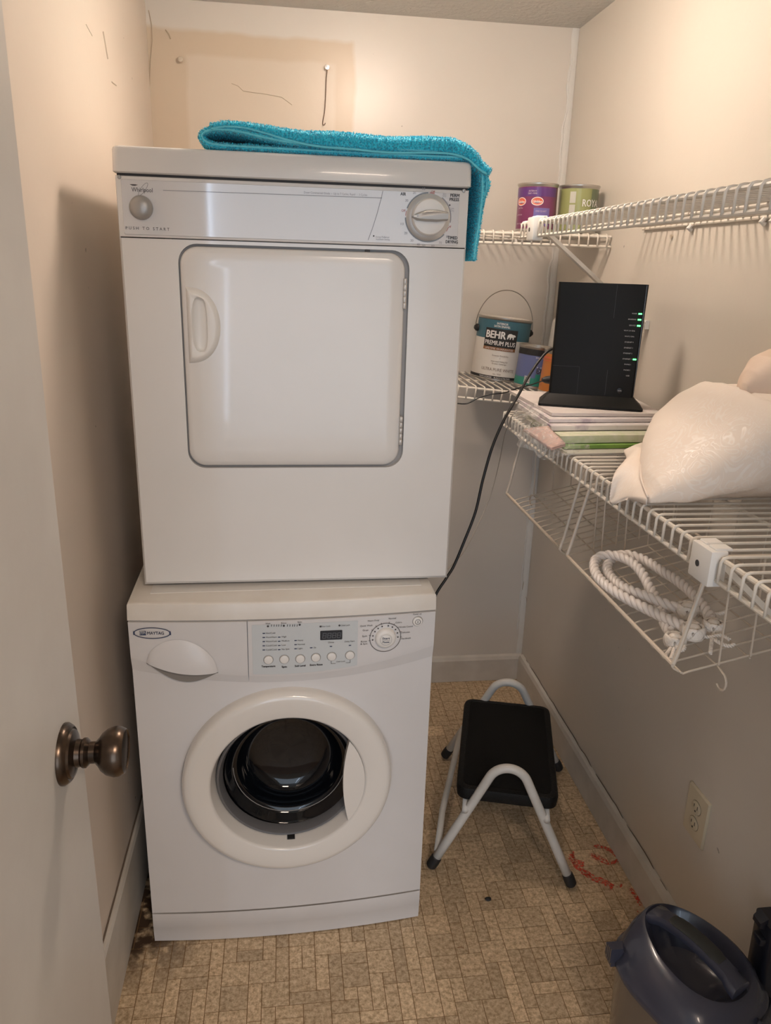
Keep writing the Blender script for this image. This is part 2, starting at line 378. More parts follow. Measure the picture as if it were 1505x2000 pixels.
# ---------------------------------------------------------------- floor of small patterned tiles
M_GROUT = mat('tile_joint', (.25, .145, .06), .7)
def tile_mat():
    m = bpy.data.materials.new('floor_tile'); m.use_nodes = True; nt = m.node_tree; N = nt.nodes; L = nt.links; b = N['Principled BSDF']
    b.inputs['Roughness'].default_value = .45
    g = N.new('ShaderNodeNewGeometry'); oi = N.new('ShaderNodeObjectInfo')
    n = N.new('ShaderNodeTexNoise'); n.inputs['Scale'].default_value = 105; n.inputs['Detail'].default_value = 7; n.inputs['Roughness'].default_value = .78
    L.new(g.outputs['Position'], n.inputs['Vector'])
    r = N.new('ShaderNodeValToRGB'); e = r.color_ramp.elements
    e[0].position = .38; e[0].color = (.345, .24, .135, 1); e[1].position = .63; e[1].color = (.78, .63, .44, 1)
    k = e.new(.5); k.color = (.58, .435, .275, 1)
    L.new(n.outputs['Fac'], r.inputs['Fac'])
    mr = N.new('ShaderNodeMapRange'); mr.inputs['To Min'].default_value = .82; mr.inputs['To Max'].default_value = 1.16; L.new(oi.outputs['Random'], mr.inputs['Value'])
    hs = N.new('ShaderNodeHueSaturation'); L.new(mr.outputs[0], hs.inputs['Value']); L.new(r.outputs['Color'], hs.inputs['Color'])
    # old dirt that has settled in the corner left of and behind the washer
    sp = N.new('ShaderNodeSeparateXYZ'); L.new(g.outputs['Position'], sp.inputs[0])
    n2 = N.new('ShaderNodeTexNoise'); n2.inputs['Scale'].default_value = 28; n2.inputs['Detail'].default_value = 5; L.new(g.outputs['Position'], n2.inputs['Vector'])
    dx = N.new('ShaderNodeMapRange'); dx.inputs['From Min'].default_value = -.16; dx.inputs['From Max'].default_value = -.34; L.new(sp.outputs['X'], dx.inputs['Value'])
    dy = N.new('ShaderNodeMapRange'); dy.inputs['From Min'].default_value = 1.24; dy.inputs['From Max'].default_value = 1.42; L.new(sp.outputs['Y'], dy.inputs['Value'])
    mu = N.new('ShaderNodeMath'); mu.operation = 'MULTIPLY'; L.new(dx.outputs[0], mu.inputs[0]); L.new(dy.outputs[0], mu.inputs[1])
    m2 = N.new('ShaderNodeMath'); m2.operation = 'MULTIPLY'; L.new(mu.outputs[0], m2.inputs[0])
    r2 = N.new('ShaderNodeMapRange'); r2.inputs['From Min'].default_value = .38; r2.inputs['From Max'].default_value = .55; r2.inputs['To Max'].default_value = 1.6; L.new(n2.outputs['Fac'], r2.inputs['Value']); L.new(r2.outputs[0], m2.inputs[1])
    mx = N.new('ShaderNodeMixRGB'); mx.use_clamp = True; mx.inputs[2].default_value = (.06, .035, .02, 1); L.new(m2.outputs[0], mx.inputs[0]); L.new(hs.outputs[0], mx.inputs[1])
    L.new(mx.outputs[0], b.inputs['Base Color'])
    bp = N.new('ShaderNodeBump'); bp.inputs['Strength'].default_value = .35; bp.inputs['Distance'].default_value = .001
    L.new(n.outputs['Fac'], bp.inputs['Height']); L.new(bp.outputs[0], b.inputs['Normal'])
    return m
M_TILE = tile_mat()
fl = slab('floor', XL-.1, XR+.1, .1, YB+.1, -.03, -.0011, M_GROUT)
U = .0283; X0, Y0 = .0226-U*14, 1.1906-U*22
NX, NY = int((XR-X0)/U)+1, int((YB-Y0)/U)+1
occ = [[0]*NX for _ in range(NY)]; tiles = []
rng = random.Random(11)
for j in range(NY):
    for i in range(NX):
        if occ[j][i]: continue
        free = 0
        while i+free < NX and not occ[j][i+free] and free < 3: free += 1
        # what lies left and below steers the mix: squares, 3x1, 1x3, 2x1, 1x2 and a few 1x1
        opts = []
        if free >= 2: opts += [(2, 2)]*16 + [(2, 1)]*3
        if free >= 3: opts += [(3, 1)]*4
        opts += [(1, 3)]*4 + [(1, 2)]*4 + [(1, 1)]*1
        if free == 1: opts = [(1, 3)]*4+[(1, 2)]*5+[(1, 1)]*3
        if tiles and tiles[-1][1] == j and tiles[-1][2] == tiles[-1][3] == 2: opts = [q for q in opts if q != (2, 2) or rng.random() < .55] or opts
        a, b_ = rng.choice(opts); b_ = min(b_, NY-j)
        for q in range(b_):
            for r_ in range(a): occ[j+q][i+r_] = 1
        tiles.append((i, j, a, b_))
def tile_box(a, b_):
    g = .0008; me = MB().box(g, a*U-g, g, b_*U-g, -.0011, 0)
    return me
TM = {}
vis, rest = [], MB()
for (i, j, a, b_) in tiles:
    x, y = X0+i*U, Y0+j*U; cx, cy = x+a*U/2, y+b_*U/2
    x1 = min(x+a*U, XR-.001)
    rel = Vector((cx, cy, 0))-CAM; d = rel.dot(FW_); u_ = PX+FPX*rel.dot(RX_)/d; v_ = PY+FPX*rel.dot(DN_)/d
    hidden = (-.29 < cx < .285 and cy > 1.40) or cx < XL+.01
    inv = -30 < u_ < 1540 and v_ < 2040 and not hidden
    vis.append((0 if inv else 1, -a*b_/d**3, x, y, a, b_, x1))
vis.sort(); n_ind = 0
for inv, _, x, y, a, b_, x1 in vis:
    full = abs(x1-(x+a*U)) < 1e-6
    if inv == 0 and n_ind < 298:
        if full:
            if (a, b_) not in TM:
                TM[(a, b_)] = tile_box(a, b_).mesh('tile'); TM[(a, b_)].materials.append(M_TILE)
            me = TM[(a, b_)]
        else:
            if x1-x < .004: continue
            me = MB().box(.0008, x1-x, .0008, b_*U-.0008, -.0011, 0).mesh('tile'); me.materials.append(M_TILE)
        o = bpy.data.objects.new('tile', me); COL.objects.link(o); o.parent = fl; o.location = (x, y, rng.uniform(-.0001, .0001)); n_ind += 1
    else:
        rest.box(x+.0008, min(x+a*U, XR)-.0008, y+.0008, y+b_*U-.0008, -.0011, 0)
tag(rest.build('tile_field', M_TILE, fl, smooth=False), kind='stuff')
# red crayon scribbles and a crumb on the floor
def smear_mat():
    m = bpy.data.materials.new('red_scribble'); m.use_nodes = True; nt = m.node_tree; N = nt.nodes; L = nt.links; b = N['Principled BSDF']
    b.inputs['Base Color'].default_value = (.80, .06, .03, 1); b.inputs['Roughness'].default_value = .6
    g = N.new('ShaderNodeNewGeometry'); n = N.new('ShaderNodeTexNoise'); n.inputs['Scale'].default_value = 160; n.inputs['Detail'].default_value = 3; L.new(g.outputs['Position'], n.inputs['Vector'])
    r = N.new('ShaderNodeMapRange'); r.inputs['From Min'].default_value = .34; r.inputs['From Max'].default_value = .58; r.inputs['To Max'].default_value = .68; L.new(n.outputs['Fac'], r.inputs['Value']); L.new(r.outputs[0], b.inputs['Alpha'])
    return m
M_RED = smear_mat()
sm = MB()
def fz(a, b): return (a, b, .0012)
def scribble(pxs, w, k=1):
    pts = [at(x, y, 'z', .0012) for x, y in pxs]; P = spline(pts, 6)
    for q in range(k):
        off = (q-(k-1)/2)*w*.8
        strip(sm, [(p.x+off*.6+.002*noise.noise((i*.5, q, 1)), p.y+off) for i, p in enumerate(P)], w*random.uniform(.7, 1.1), fz)
scribble([(1159, 1652), (1178, 1655), (1195, 1664), (1204, 1672)], .006, 2)
scribble([(1155, 1672), (1172, 1680), (1190, 1686), (1207, 1680)], .007, 2)
scribble([(1150, 1668), (1168, 1672), (1185, 1682)], .005, 2)
scribble([(1112, 1672), (1125, 1684), (1140, 1688)], .008, 3)
scribble([(1118, 1664), (1122, 1690), (1136, 1700), (1152, 1712)], .006, 2)
scribble([(1136, 1700), (1160, 1715), (1180, 1722), (1196, 1734)], .008, 3)
scribble([(1196, 1728), (1210, 1732), (1214, 1724)], .005, 1)
scribble([(1230, 1736), (1238, 1746), (1246, 1758), (1252, 1768)], .008, 2)
scribble([(1244, 1780), (1262, 1784)], .005, 1)
sm.build('red_scribble', M_RED, fl, smooth=False)
crumb = at(953, 1758, 'z', 0)
cb = MB().grid(lambda u, v: (crumb.x+(.007+.003*noise.noise((cos(2*pi*u)*2, sin(2*pi*u)*2, v*3)))*cos(2*pi*u)*sin(pi*v)*1.2, crumb.y+.006*sin(2*pi*u)*sin(pi*v), .0035-.0033*cos(pi*v)*-1), 12, 6)
tag(cb.build('floor_crumb', RUBBER), 'small black crumb lying on the floor in front of the step stool', 'debris')

sp_ = [at(893, 1851, 'z', .0012), at(900, 1849.5, 'z', .0018), at(906, 1852, 'z', .0012)]
tag(MB().tube(sp_, .0010, 6).build('wood_splinter', mat('splinter_brown', (.28, .15, .07), .7)), 'tiny brown splinter on the tiles right of the washer corner', 'debris')
# ---------------------------------------------------------------- door on the left
dr = slab('door_1', -.283, -.247, .085, .826, .012, 2.04, mat('door_paint', (.60, .585, .555), .4, var=(.55, .53, .50), vscale=5, bump=.12, bscale=30))
kz, ky = .921, .760
kn = MB()
kn.lathe([(0, 0), (.034, 0), (.034, .003), (.031, .0075), (.029, .009), (.027, .0085), (.0255, .011), (.020, .013), (.0155, .014), (.0148, .019), (.0165, .021), (.0165, .024), (.0145, .026), (.012, .028)], 40, 'x', (-.247, ky, kz))
kn.build('door_knob', BRONZE, dr)
kn = MB().lathe([(.012, .026), (.012, .034), (.0145, .036), (.0165, .038), (.021, .041), (.0255, .047), (.0275, .054), (.027, .060), (.0245, .065), (.0235, .066), (.0225, .0645), (.018, .0635), (0, .063)], 40, 'x', (-.247, ky, kz))
kn.build('door_knob', BRONZE, dr)
MB().box(-.279, -.251, .8258, .8268, kz-.028, kz+.028).build('latch_plate', BRONZE, dr, smooth=False)

# ---------------------------------------------------------------- ceiling lamp of the closet (above the frame)
lp = empty('ceiling_light', (.30, 1.62, ZC), 0, 'round white glass ceiling lamp above the stacked dryer and washer', 'lamp')
MB().lathe([(0, 0), (.085, 0), (.09, -.006), (.088, -.02), (.075, -.022)], 40).build('lamp_base', PLW, lp)
M_GLOW = mat('lamp_glass', (.9, .85, .8), .4, emit=LAMP_COL, estr=LAMP_E)
MB().lathe([(.08, -.02), (.092, -.034), (.09, -.055), (.07, -.077), (.04, -.09), (0, -.094)], 32).build('lamp_shade', M_GLOW, lp)

# ================================================================ WASHER
wa = empty('washing_machine', (-.0035, 1.377, 0), radians(.96), 'white front-loading washing machine on the tile floor, below the dryer', 'washing machine')
WH, WD, WTOP = .2975, .56, .827
cw, sw = cos(radians(.96)), sin(radians(.96))
def bow(x): return -.016*(1-min(1, (x/WH)**2))
def wl2(px, py, off=0):
    """point of the bowed front (local x, z) seen at a pixel"""
    y = off
    for _ in range(4):
        p = hit(px, py, (wa.location.x - y*sw, wa.location.y + y*cw, 0), (-sw, cw, 0))
        dx, dy = p.x-wa.location.x, p.y-wa.location.y; x = dx*cw+dy*sw; y = bow(x)+off
    return x, p.z
xs = [-WH+2*WH*i/40 for i in range(41)]
def front_ring_panel(mb, outer, inner, fo, fi):
    """annular face between outline and hole with the same number of points"""
    n = len(outer); k = len(mb.v)
    mb.v += [tuple(fo(*p)) for p in outer] + [tuple(fi(*p)) for p in inner]
    for i in range(n): mb.f.append((k+i, k+(i+1) % n, k+n+(i+1) % n, k+n+i))
# body shell: sides, back, bottom plus bowed front with a round opening
DX, DZ, DR = .001, .422, .2155
def radial(n, cx, cz, x0, x1, z0, z1):
    out = []
    for i in range(n):
        a = 2*pi*i/n; c, s_ = cos(a), sin(a)
        t = min(((x1-cx) if c > 0 else (x0-cx))/c if abs(c) > 1e-9 else 9, ((z1-cz) if s_ > 0 else (z0-cz))/s_ if abs(s_) > 1e-9 else 9)
        out.append((cx+t*c, cz+t*s_))
    # snap the nearest points to the four corners
    for X in (x0, x1):
        for Z in (z0, z1):
            i = min(range(n), key=lambda q: (out[q][0]-X)**2+(out[q][1]-Z)**2); out[i] = (X, Z)
    return out
zk = .083
mb = MB()
outer = radial(96, DX, DZ, -WH, WH, zk+.0015, .79)
prev = outer
for k in range(1, 7):
    t = k/6; cur = [(o[0]*(1-t)+t*(DX+.175*cos(2*pi*i/96)), o[1]*(1-t)+t*(DZ+.175*sin(2*pi*i/96))) for i, o in enumerate(outer)]
    front_ring_panel(mb, prev, cur, lambda a, b: (a, bow(a), b), lambda a, b: (a, bow(a), b)); prev = cur
mb.build('front_panel', WHITE2, wa, auto=60)
mb = MB()
for sx in (-1, 1): mb.box(sx*WH-(.002 if sx > 0 else 0), sx*WH+(.002 if sx < 0 else 0), .001, WD, .02, .79)
mb.box(-WH, WH, WD-.003, WD, .02, .79); mb.box(-WH, WH, .002, WD, .018, .021)
mb.build('cabinet', WHITE2, wa, smooth=False)
# kick plate, with its faint crease
mb = MB()
rows = [(zk-.0015, .0), (.045, .0), (.043, .0012), (.003, .004)]
mb.grid(lambda u, v: (-WH+2*WH*u, bow(-WH+2*WH*u)+rows[round(v*3)][1]-.001, rows[round(v*3)][0]), 40, 3)
mb.box(-WH, WH, .004, .02, .003, zk-.0015)
mb.build('kick_plate', WHITE2, wa)
for sx in (-1, 1):
    for y in (.05, .5): MB().lathe([(.02, 0), (.02, .012), (.012, .014), (.012, .02)], 16, c=(sx*.25, y, 0)).build('foot', RUBBER, wa)
# top slab
mb = MB()
ring = lambda z, ins: [(x*(1-ins/WH), bow(x)-.006+ins, z) for x in xs] + [(WH-ins, WD-ins, z), (-WH+ins, WD-ins, z)]
mb.loft([ring(.791, .0), ring(.7915, -.001), ring(WTOP-.004, 0), ring(WTOP-.001, .0015), ring(WTOP, .005)])
mb.build('top_slab', mat('top_slab_white', (.78, .75, .70), .35, var=(.74, .70, .64), vscale=14), wa, auto=50)
mb = MB(); mb.box(-.26, .275, .035, .5, WTOP-.001, WTOP+.0012); mb.build('top_inlay', PLW, wa, smooth=False)
# fascia: lower edge sags in the middle; the part under the crease slants back
def zc_(x): return .668+.046*(x/WH)**2
def zb_(x): return .650+.034*(x/WH)**2
YF = .009
def fascia_pt(x, t):
    # t 0..1 face, 1..2 slanted underside
    if t <= 1: return (x, bow(x)-YF+.0015*t, .7885+(zc_(x)-.7885)*t)
    q = t-1; return (x, bow(x)-YF+.0015+(YF-.002)*q, zc_(x)+(zb_(x)-zc_(x))*q)
XS = -.0745
def fascia(name, x0, x1):
    mb = MB(); n = 30
    mb.grid(lambda u, v: fascia_pt(x0+(x1-x0)*u, v*2), n, 16)
    mb.grid(lambda u, v: (x0+(x1-x0)*u, bow(x0+(x1-x0)*u)-YF*(1-v), .7885), n, 1)
    for X in (x0, x1): mb.add([fascia_pt(X, 0), fascia_pt(X, 1), fascia_pt(X, 2), (X, bow(X), zb_(X)), (X, bow(X), .7885)], [(0, 1, 2, 3, 4)])
    return mb.build(name, WHITE2, wa, fix=False)
dw = fascia('detergent_drawer', -WH, XS-.0008); fascia('control_fascia', XS+.0008, WH)
# handle of the drawer: a shell swelling out of the face over a grey crescent that paints the finger recess's shade
hx0, hx1, hz1, hz0 = -.268, -.133, .752, .672
def dome(u, v):
    x = hx0+(hx1-hx0)*u; s_ = max(0, 1-(2*u-1)**2)
    zl = .704-.022*u-.008*sin(pi*u); zt = zl+(hz1-zl+.0)*s_**.55*(1-.12*(2*u-1))
    z = zl+(zt-zl)*v
    return (x, bow(x)-YF-.0003-.0125*(s_**.5)*cos(v*pi/2)**.8, z)
mb = MB(); mb.grid(dome, 32, 14)
mb.grid(lambda u, v: (lambda p: (p[0], p[1]+(-(bow(p[0])-YF-.0003-p[1]))*-0+v*((bow(p[0])-YF)-p[1]), p[2]))(dome(u, 0)), 32, 2)
mb.build('drawer_handle', WHITE2, dw, auto=40)
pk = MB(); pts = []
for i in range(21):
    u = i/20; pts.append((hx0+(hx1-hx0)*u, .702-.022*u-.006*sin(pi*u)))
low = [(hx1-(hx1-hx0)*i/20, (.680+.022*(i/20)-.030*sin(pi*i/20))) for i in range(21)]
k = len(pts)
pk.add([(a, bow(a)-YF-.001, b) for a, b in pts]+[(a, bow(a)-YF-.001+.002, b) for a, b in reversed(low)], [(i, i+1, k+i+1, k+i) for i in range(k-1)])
pk.build('pocket_shade', mat('pocket_shade_grey', (.26, .245, .23), .5), dw)  # shade under the handle put into the crescent's dark grey
# print on the fascia
def wf_(u, v): return (u, bow(u)-YF-.0019+.0015*max(0, min(1, (.7885-v)/(.7885-zc_(u)))), v)
def wtext(mb, s, px, py, hpx, wpx=None, **k):
    x, z = wl2(px, py, -YF); put_text(mb, s, x, z-hpx/2/1000*.93, hpx/1000*.93, wf_, width=(wpx/1000*.99 if wpx else None), **k)
pl = MB(); (ax, az), (bx, bz) = wl2(491, 1213, -YF), wl2(699, 1203, -YF)
cx0, cx1 = ax, bx
pl.grid(lambda u, v: (cx0+(cx1-cx0)*u, bow(cx0+(cx1-cx0)*u)-YF-.0006+.0012*v, (.781)+(v)*((zc_(cx0+(cx1-cx0)*u)+.004)-.781)), 20, 4)
pl.build('control_panel', mat('panel_bluegrey', (.60, .64, .66), .3, coat=.3), wa)
tx = Words()
for s, x, y, w_ in (('Wash', 523, 1217, 9), ('Rinse', 554, 1216, 10), ('Spin', 585, 1214, 8)):
    wtext(tx, s, x, y, 3.4, w_); x_, z_ = wl2(x, y+5.5, -YF); flatshape(tx, arcpts(x_, z_, .0021, 0, 345, 10), wf_)
for x in (530, 535, 540, 544, 549, 561, 566, 571, 575, 580):
    x_, z_ = wl2(x, 1221, -YF); strip(tx, [(x_-.0003, z_-.0022), (x_+.0003, z_+.0022)], .0012, wf_)
for k, s in enumerate(('Hot/Cold', 'Warm/Warm', 'Warm/Cold', 'Cool/Cold', 'Cold/Cold')): wtext(tx, s, 519, 1236+k*8.2, 3.6, 18 if k == 0 else 21, align='l')
for k, s in enumerate(('High', 'Medium', 'Low', 'No Spin')): wtext(tx, s, 550, 1243+k*8.2, 3.6, (9, 15, 8, 15)[k], align='l')
for k, s in enumerate(('Heavy', 'Normal', 'Light')): wtext(tx, s, 581, 1250+k*8.1, 3.6, (11, 14, 10)[k], align='l')
wtext(tx, 'On', 612, 1264.5, 3.6, 5, align='l')
wtext(tx, 'Chime', 646, 1254, 3.6, 12); wtext(tx, 'Delay Start', 682.5, 1252, 3.6, 20)
wtext(tx, 'Door Lock', 636, 1222.5, 3.4, 18); wtext(tx, 'Child Lock', 674, 1220.5, 3.4, 18)
for x, y in ((625.5, 1223), (662.5, 1221)): x_, z_ = wl2(x, y, -YF); flatshape(tx, arcpts(x_, z_, .002, 0, 345, 10), wf_)
for s, x, y, w_ in (('Temperature', 524, 1301, 27), ('Spin', 555, 1302, 10), ('Soil Level', 586, 1300, 21), ('Extra Rinse', 617.5, 1298, 25)): wtext(tx, s, x, y, 4.2, w_, bold=.00025)
wtext(tx, 'Child Lock', 665, 1291.5, 3.2, 18)
for a, b in (((646.5, 1289), (646.5, 1296)), ((646.5, 1296), (655, 1295.6)), ((675, 1294.5), (683.5, 1294)), ((683.5, 1294), (683.5, 1287))): strip(tx, [wl2(*a, -YF), wl2(*b, -YF)], .0007, wf_)
for s, x, y, w_, al in (('Heavy Duty', 740, 1210.5, 23, 'r'), ('Quick Wash', 727, 1220.5, 25, 'r'), ('Drain', 719, 1230, 11, 'r'), ('Spin', 716.5, 1241.5, 10, 'r'), ('Rinse', 716, 1252, 12, 'r'), ('& Spin', 717, 1256.5, 14, 'r'),
        ('Normal', 758.5, 1207.5, 15, 'l'), ('Colors', 772, 1215.5, 13, 'l'), ('Wrinkle Control', 779, 1224.5, 28, 'l'), ('Delicates', 783, 1235, 18, 'l'), ('Handwash', 783, 1247, 20, 'l'), ('Power on', 814.5, 1198.5, 17, 'c')):
    wtext(tx, s, x, y, 3.8, w_, align=al)
tx.build('lettering', INK, wa, smooth=False)
blu = Words()
for X, Y0_, n_ in ((515, 1236.5, 5), (545, 1244, 4), (577, 1250.5, 3), (607.5, 1264.8, 1), (646, 1262.2, 1), (683, 1260.2, 1)):
    for k in range(n_): x_, z_ = wl2(X, Y0_+k*8.15, -YF); flatshape(blu, [(x_-.0024, z_-.0008), (x_+.0024, z_-.0008), (x_+.0024, z_+.0011), (x_-.0024, z_+.0011)], wf_)
blu.build('indicator_marks', INKB, wa, smooth=False)
# logo plate: oval ring, square emblem, name
lg = MB(); lx, lz = wl2(297, 1236, -YF)
strip(lg, arcpts(lx, lz, .034, 0, 352, 44, 1, .33), .0017, wf_, closed=True)
for q in (-1, 1): strip(lg, [(lx+q*.0335+.0003*q, lz-.004), (lx+q*.0338, lz), (lx+q*.0335, lz+.004)], .003, wf_)
flatshape(lg, [(lx-.0235, lz-.0046), (lx-.0115, lz-.0046), (lx-.0115, lz+.0046), (lx-.0235, lz+.0046)], wf_)
put_text(lg, 'MAYTAG', lx+.0065, lz-.0030, .0062, wf_, width=.031, bold=.00015)
lg.build('logo', INKB, wa, smooth=False)
lm = Words()
def wf2(u, v): p = wf_(u, v); return (p[0], p[1]-.0004, p[2])
for k in range(4): strip(lm, [(lx-.0222+k*.0028, lz+.0035), (lx-.0222+k*.0028+(.0008 if k else 0), lz-.003+.0006*k)], .0009, wf2)
strip(lm, [(lx-.0225, lz+.0038), (lx-.0135, lz+.0030)], .0008, wf2)
lm.build('logo_bars', INKW, wa, smooth=False)
# buttons, display, dial, power button
def disc(name, px, py, r, hgt, m, parent, extra=None, n=32):
    x, z = wl2(px, py, -YF); y = bow(x)-YF
    prof = extra or [(0, -hgt), (r*.8, -hgt), (r*.95, -hgt*.85), (r, -hgt*.5), (r, .002)]
    return MB().lathe([(a, b) for a, b in prof], n, 'y', (x, y, z)).build(name, m, parent), x, y, z
for x, y in ((524, 1288.5), (555, 1287.5), (586, 1286.5), (616.5, 1284), (647.5, 1282), (683, 1279.5)):
    disc('button_rim', x, y, .0098, .0012, GREYP, wa, n=28); disc('push_button', x, y, .0086, .0035, PLW, wa, n=28)
(x0, z0), (x1, z1) = wl2(625, 1250, -YF), wl2(668, 1229.5, -YF)
dd = rbox('display', x0, x1, bow(x0)-YF-.0022, bow(x0)-YF, z0, z1, mat('display_black', (.03, .035, .045), .15), wa, .001, 1)
ds = MB()
def wf3(u, v): return (u, bow(x0)-YF-.0026, v)
for k in range(4):
    cx = x0+(x1-x0)*(.19+.22*k); cz = (z0+z1)/2; a, b = .0032, .0052
    for P_ in (((-a, b), (a, b)), ((-a, 0), (a, 0)), ((-a, -b), (a, -b)), ((-a, b), (-a, 0)), ((a, b), (a, 0)), ((-a, 0), (-a, -b)), ((a, 0), (a, -b))):
        strip(ds, [(cx+p+.0006*q/b, cz+q) for p, q in P_], .0011, wf3)
ds.build('display_digits', mat('lcd_grey', (.13, .145, .165), .4), dd, smooth=False)
kd, kx_, ky_, kz_ = disc('program_dial', 752, 1244.5, .0205, .014, PLW, wa, [(0, -.012), (.0115, -.012), (.0125, -.0115), (.0128, -.010), (.0155, -.0095), (.0185, -.0085), (.0205, -.006), (.021, .001)], 44)
rg = Words(); strip(rg, arcpts(kx_, kz_, .0315, 0, 356, 60), .0011, wf_, closed=True)
for k, a in enumerate((-3, 18, 38, 58, 78, 106, 126, 146, 168, 188)):
    x_, z_ = kx_+.0258*cos(radians(a)), kz_+.0258*sin(radians(a)); flatshape(rg, arcpts(x_, z_, .0016, 0, 330, 8), wf_)
    strip(rg, [(kx_+.030*cos(radians(a)), kz_+.030*sin(radians(a))), (kx_+.0345*cos(radians(a)), kz_+.0345*sin(radians(a)))], .0007, wf_)
rg.build('dial_ring', INK, wa, smooth=False)
kt = Words(); fk = lambda u, v: (u, ky_-.0124, v)
put_text(kt, 'Start', kx_, kz_+.0015, .0045, fk, width=.015, bold=.0002); put_text(kt, 'Pause', kx_, kz_-.0062, .0036, fk, width=.013, bold=.0002); strip(kt, [(kx_-.008, kz_-.0008), (kx_+.008, kz_-.0008)], .0005, fk)
kt.build('dial_lettering', INKB, kd, smooth=False)
rr = MB(); fr_ = lambda u, v: (u, ky_-.0122, v); strip(rr, arcpts(kx_, kz_, .0113, 0, 350, 40), .0005, fr_, closed=True); rr.build('dial_line', INKG, kd, smooth=False)
disc('button_rim', 815, 1213, .0108, .0012, GREYP, wa, n=28); pb, px_, py_, pz_ = disc('power_button', 815, 1213, .0098, .004, PLW, wa, n=28)
pt = MB(); fp = lambda u, v: (u, py_-.0044, v); strip(pt, arcpts(px_, pz_, .0052, 0, 345, 24), .0009, fp, closed=True); strip(pt, [(px_, pz_-.0026), (px_, pz_+.0026)], .001, fp); pt.build('power_symbol', INK, pb, smooth=False)
# porthole door
yb0 = bow(DX)
pd = MB().lathe([(.2155, .006), (.2155, -.008), (.2150, -.015), (.2125, -.022), (.2075, -.0265), (.201, -.028), (.193, -.0275), (.1635, -.0262), (.1595, -.0245), (.1575, -.020), (.152, .000), (.149, .012), (.1485, .016), (.1485, .04)], 96, 'y', (DX, yb0, DZ), caps=False)
po = pd.build('door', mat('door_white', (.78, .755, .715), .22, coat=.4), wa, auto=60)
hp = MB(); xa = .118
ol = [(xa-.004+.010-.012*(1-(2*i/12-1)**2), .098-.196*i/12) for i in range(13)]
orr = [(.1575*cos(a), .1575*sin(a)) for a in [radians(-38+76*i/12) for i in range(13)]]
poly = [(a+DX, b+DZ) for a, b in ol]+[(a+DX, b+DZ) for a, b in orr]
hp.prism(poly, lambda a, b: (a, yb0-.0258, b), lambda a, b: (a, yb0-.010, b))
hp.build('door_handle', mat('door_white', (.77,)*3), po, auto=50)
MB().lathe([(.1485, .006), (.1465, .003), (.1430, .004), (.1395, .010), (.1365, .020), (.1355, .024)], 64, 'y', (DX, yb0, DZ), caps=False).build('door_gasket', mat('gasket_grey', (.13, .13, .135), .35), po)
gl = mat('porthole_glass', (.003, .004, .006), .05, spec=.5)
MB().lathe([(.1355, .019), (.130, .024), (.124, .034), (.116, .040), (.112, .041), (.109, .046), (.105, .062), (.099, .077), (.089, .087), (.075, .092), (.04, .096), (0, .097)], 64, 'y', (DX+.004, yb0, DZ+.006), caps=False).build('door_glass', gl, po)
MB().tube([(DX+.004+.119*cos(a), yb0+.0375, DZ+.006+.119*sin(a)) for a in [radians(180+180*i/24) for i in range(25)]], .0007, 5).build('glass_rim', mat('rim_light', (.35, .34, .33), .3), po)
MB().box(DX-.004, DX+.012, yb0-.006, yb0+.008, DZ-.1515, DZ-.1485).build('door_latch', RUBBER, po, smooth=False)

# ================================================================ DRYER
DZ0 = .842
dy = empty('tumble_dryer', (.0245, 1.43, DZ0), 0, 'white tumble dryer stacked on the washing machine, turquoise towel on its lid', 'dryer')
def D(px, py, off=0): p = at(px, py, 'y', 1.43+off); return p.x-.0245, p.z-DZ0
HWd = .3025
mb = MB()
body_out = rrect(-HWd, HWd, 1.476-DZ0-.642+.0, 1.476-DZ0, .010, 6)
zb0 = -.006+.0; zt0 = 1.4785-DZ0
(dx0, _), (dx1, _) = D(357, 700), D(792, 700); _, dzt = D(570, 481); _, dzb = D(570, 913)
hole = rrect(dx0+.0005, dx1+.001, dzb-.0005, dzt-.001, .033, 8)
n_ = len(hole); hc = ((dx0+dx1)/2, (dzb+dzt)/2)
def to_rect(p, x0, x1, z0, z1):
    c, s_ = p[0]-hc[0], p[1]-hc[1]
    t = min(((x1 if c > 0 else x0)-hc[0])/c if abs(c) > 1e-9 else 9, ((z1 if s_ > 0 else z0)-hc[1])/s_ if abs(s_) > 1e-9 else 9); return [hc[0]+t*c, hc[1]+t*s_]
out_ = [to_rect(p, -HWd+.004, HWd-.004, zb0+.006, zt0) for p in hole]
for X in (-HWd+.004, HWd-.004):
    for Z in (zb0+.006, zt0):
        i = min(range(n_), key=lambda q: (out_[q][0]-X)**2+(out_[q][1]-Z)**2); out_[i] = [X, Z]
F0 = lambda a, b: (a, 0, b)
front_ring_panel(mb, out_, hole, F0, F0)
edge = [((-HWd if p[0] < -HWd+.005 else HWd if p[0] > HWd-.005 else p[0]), (zb0 if p[1] < zb0+.007 else p[1])) for p in out_]
front_ring_panel(mb, edge, out_, lambda a, b: (a, .005, b), F0)
front_ring_panel(mb, hole, hole, F0, lambda a, b: (a, .011, b))
mb.build('front_panel', WHITE, dy, auto=50)
mb = MB()
mb.box(-HWd, -HWd+.002, .005, .53, zb0, .735); mb.box(HWd-.002, HWd, .005, .53, zb0, .735); mb.box(-HWd, HWd, .528, .53, zb0, .735); mb.box(-HWd, HWd, .005, .53, zb0, zb0+.002)
mb.build('cabinet', WHITE, dy, smooth=False)
mb = MB(); mb.box(dx0-.01, dx1+.01, .0105, .0125, dzb-.01, dzt+.01)
mb.build('door_recess', mat('recess_grey', (.34, .325, .315), .5), dy, smooth=False)
for sx in (-1, 1): MB().lathe([(.016, -.0135), (.018, -.010), (.018, 0)], 14, c=(sx*.25, .06, 0)).build('foot', RUBBER, dy)
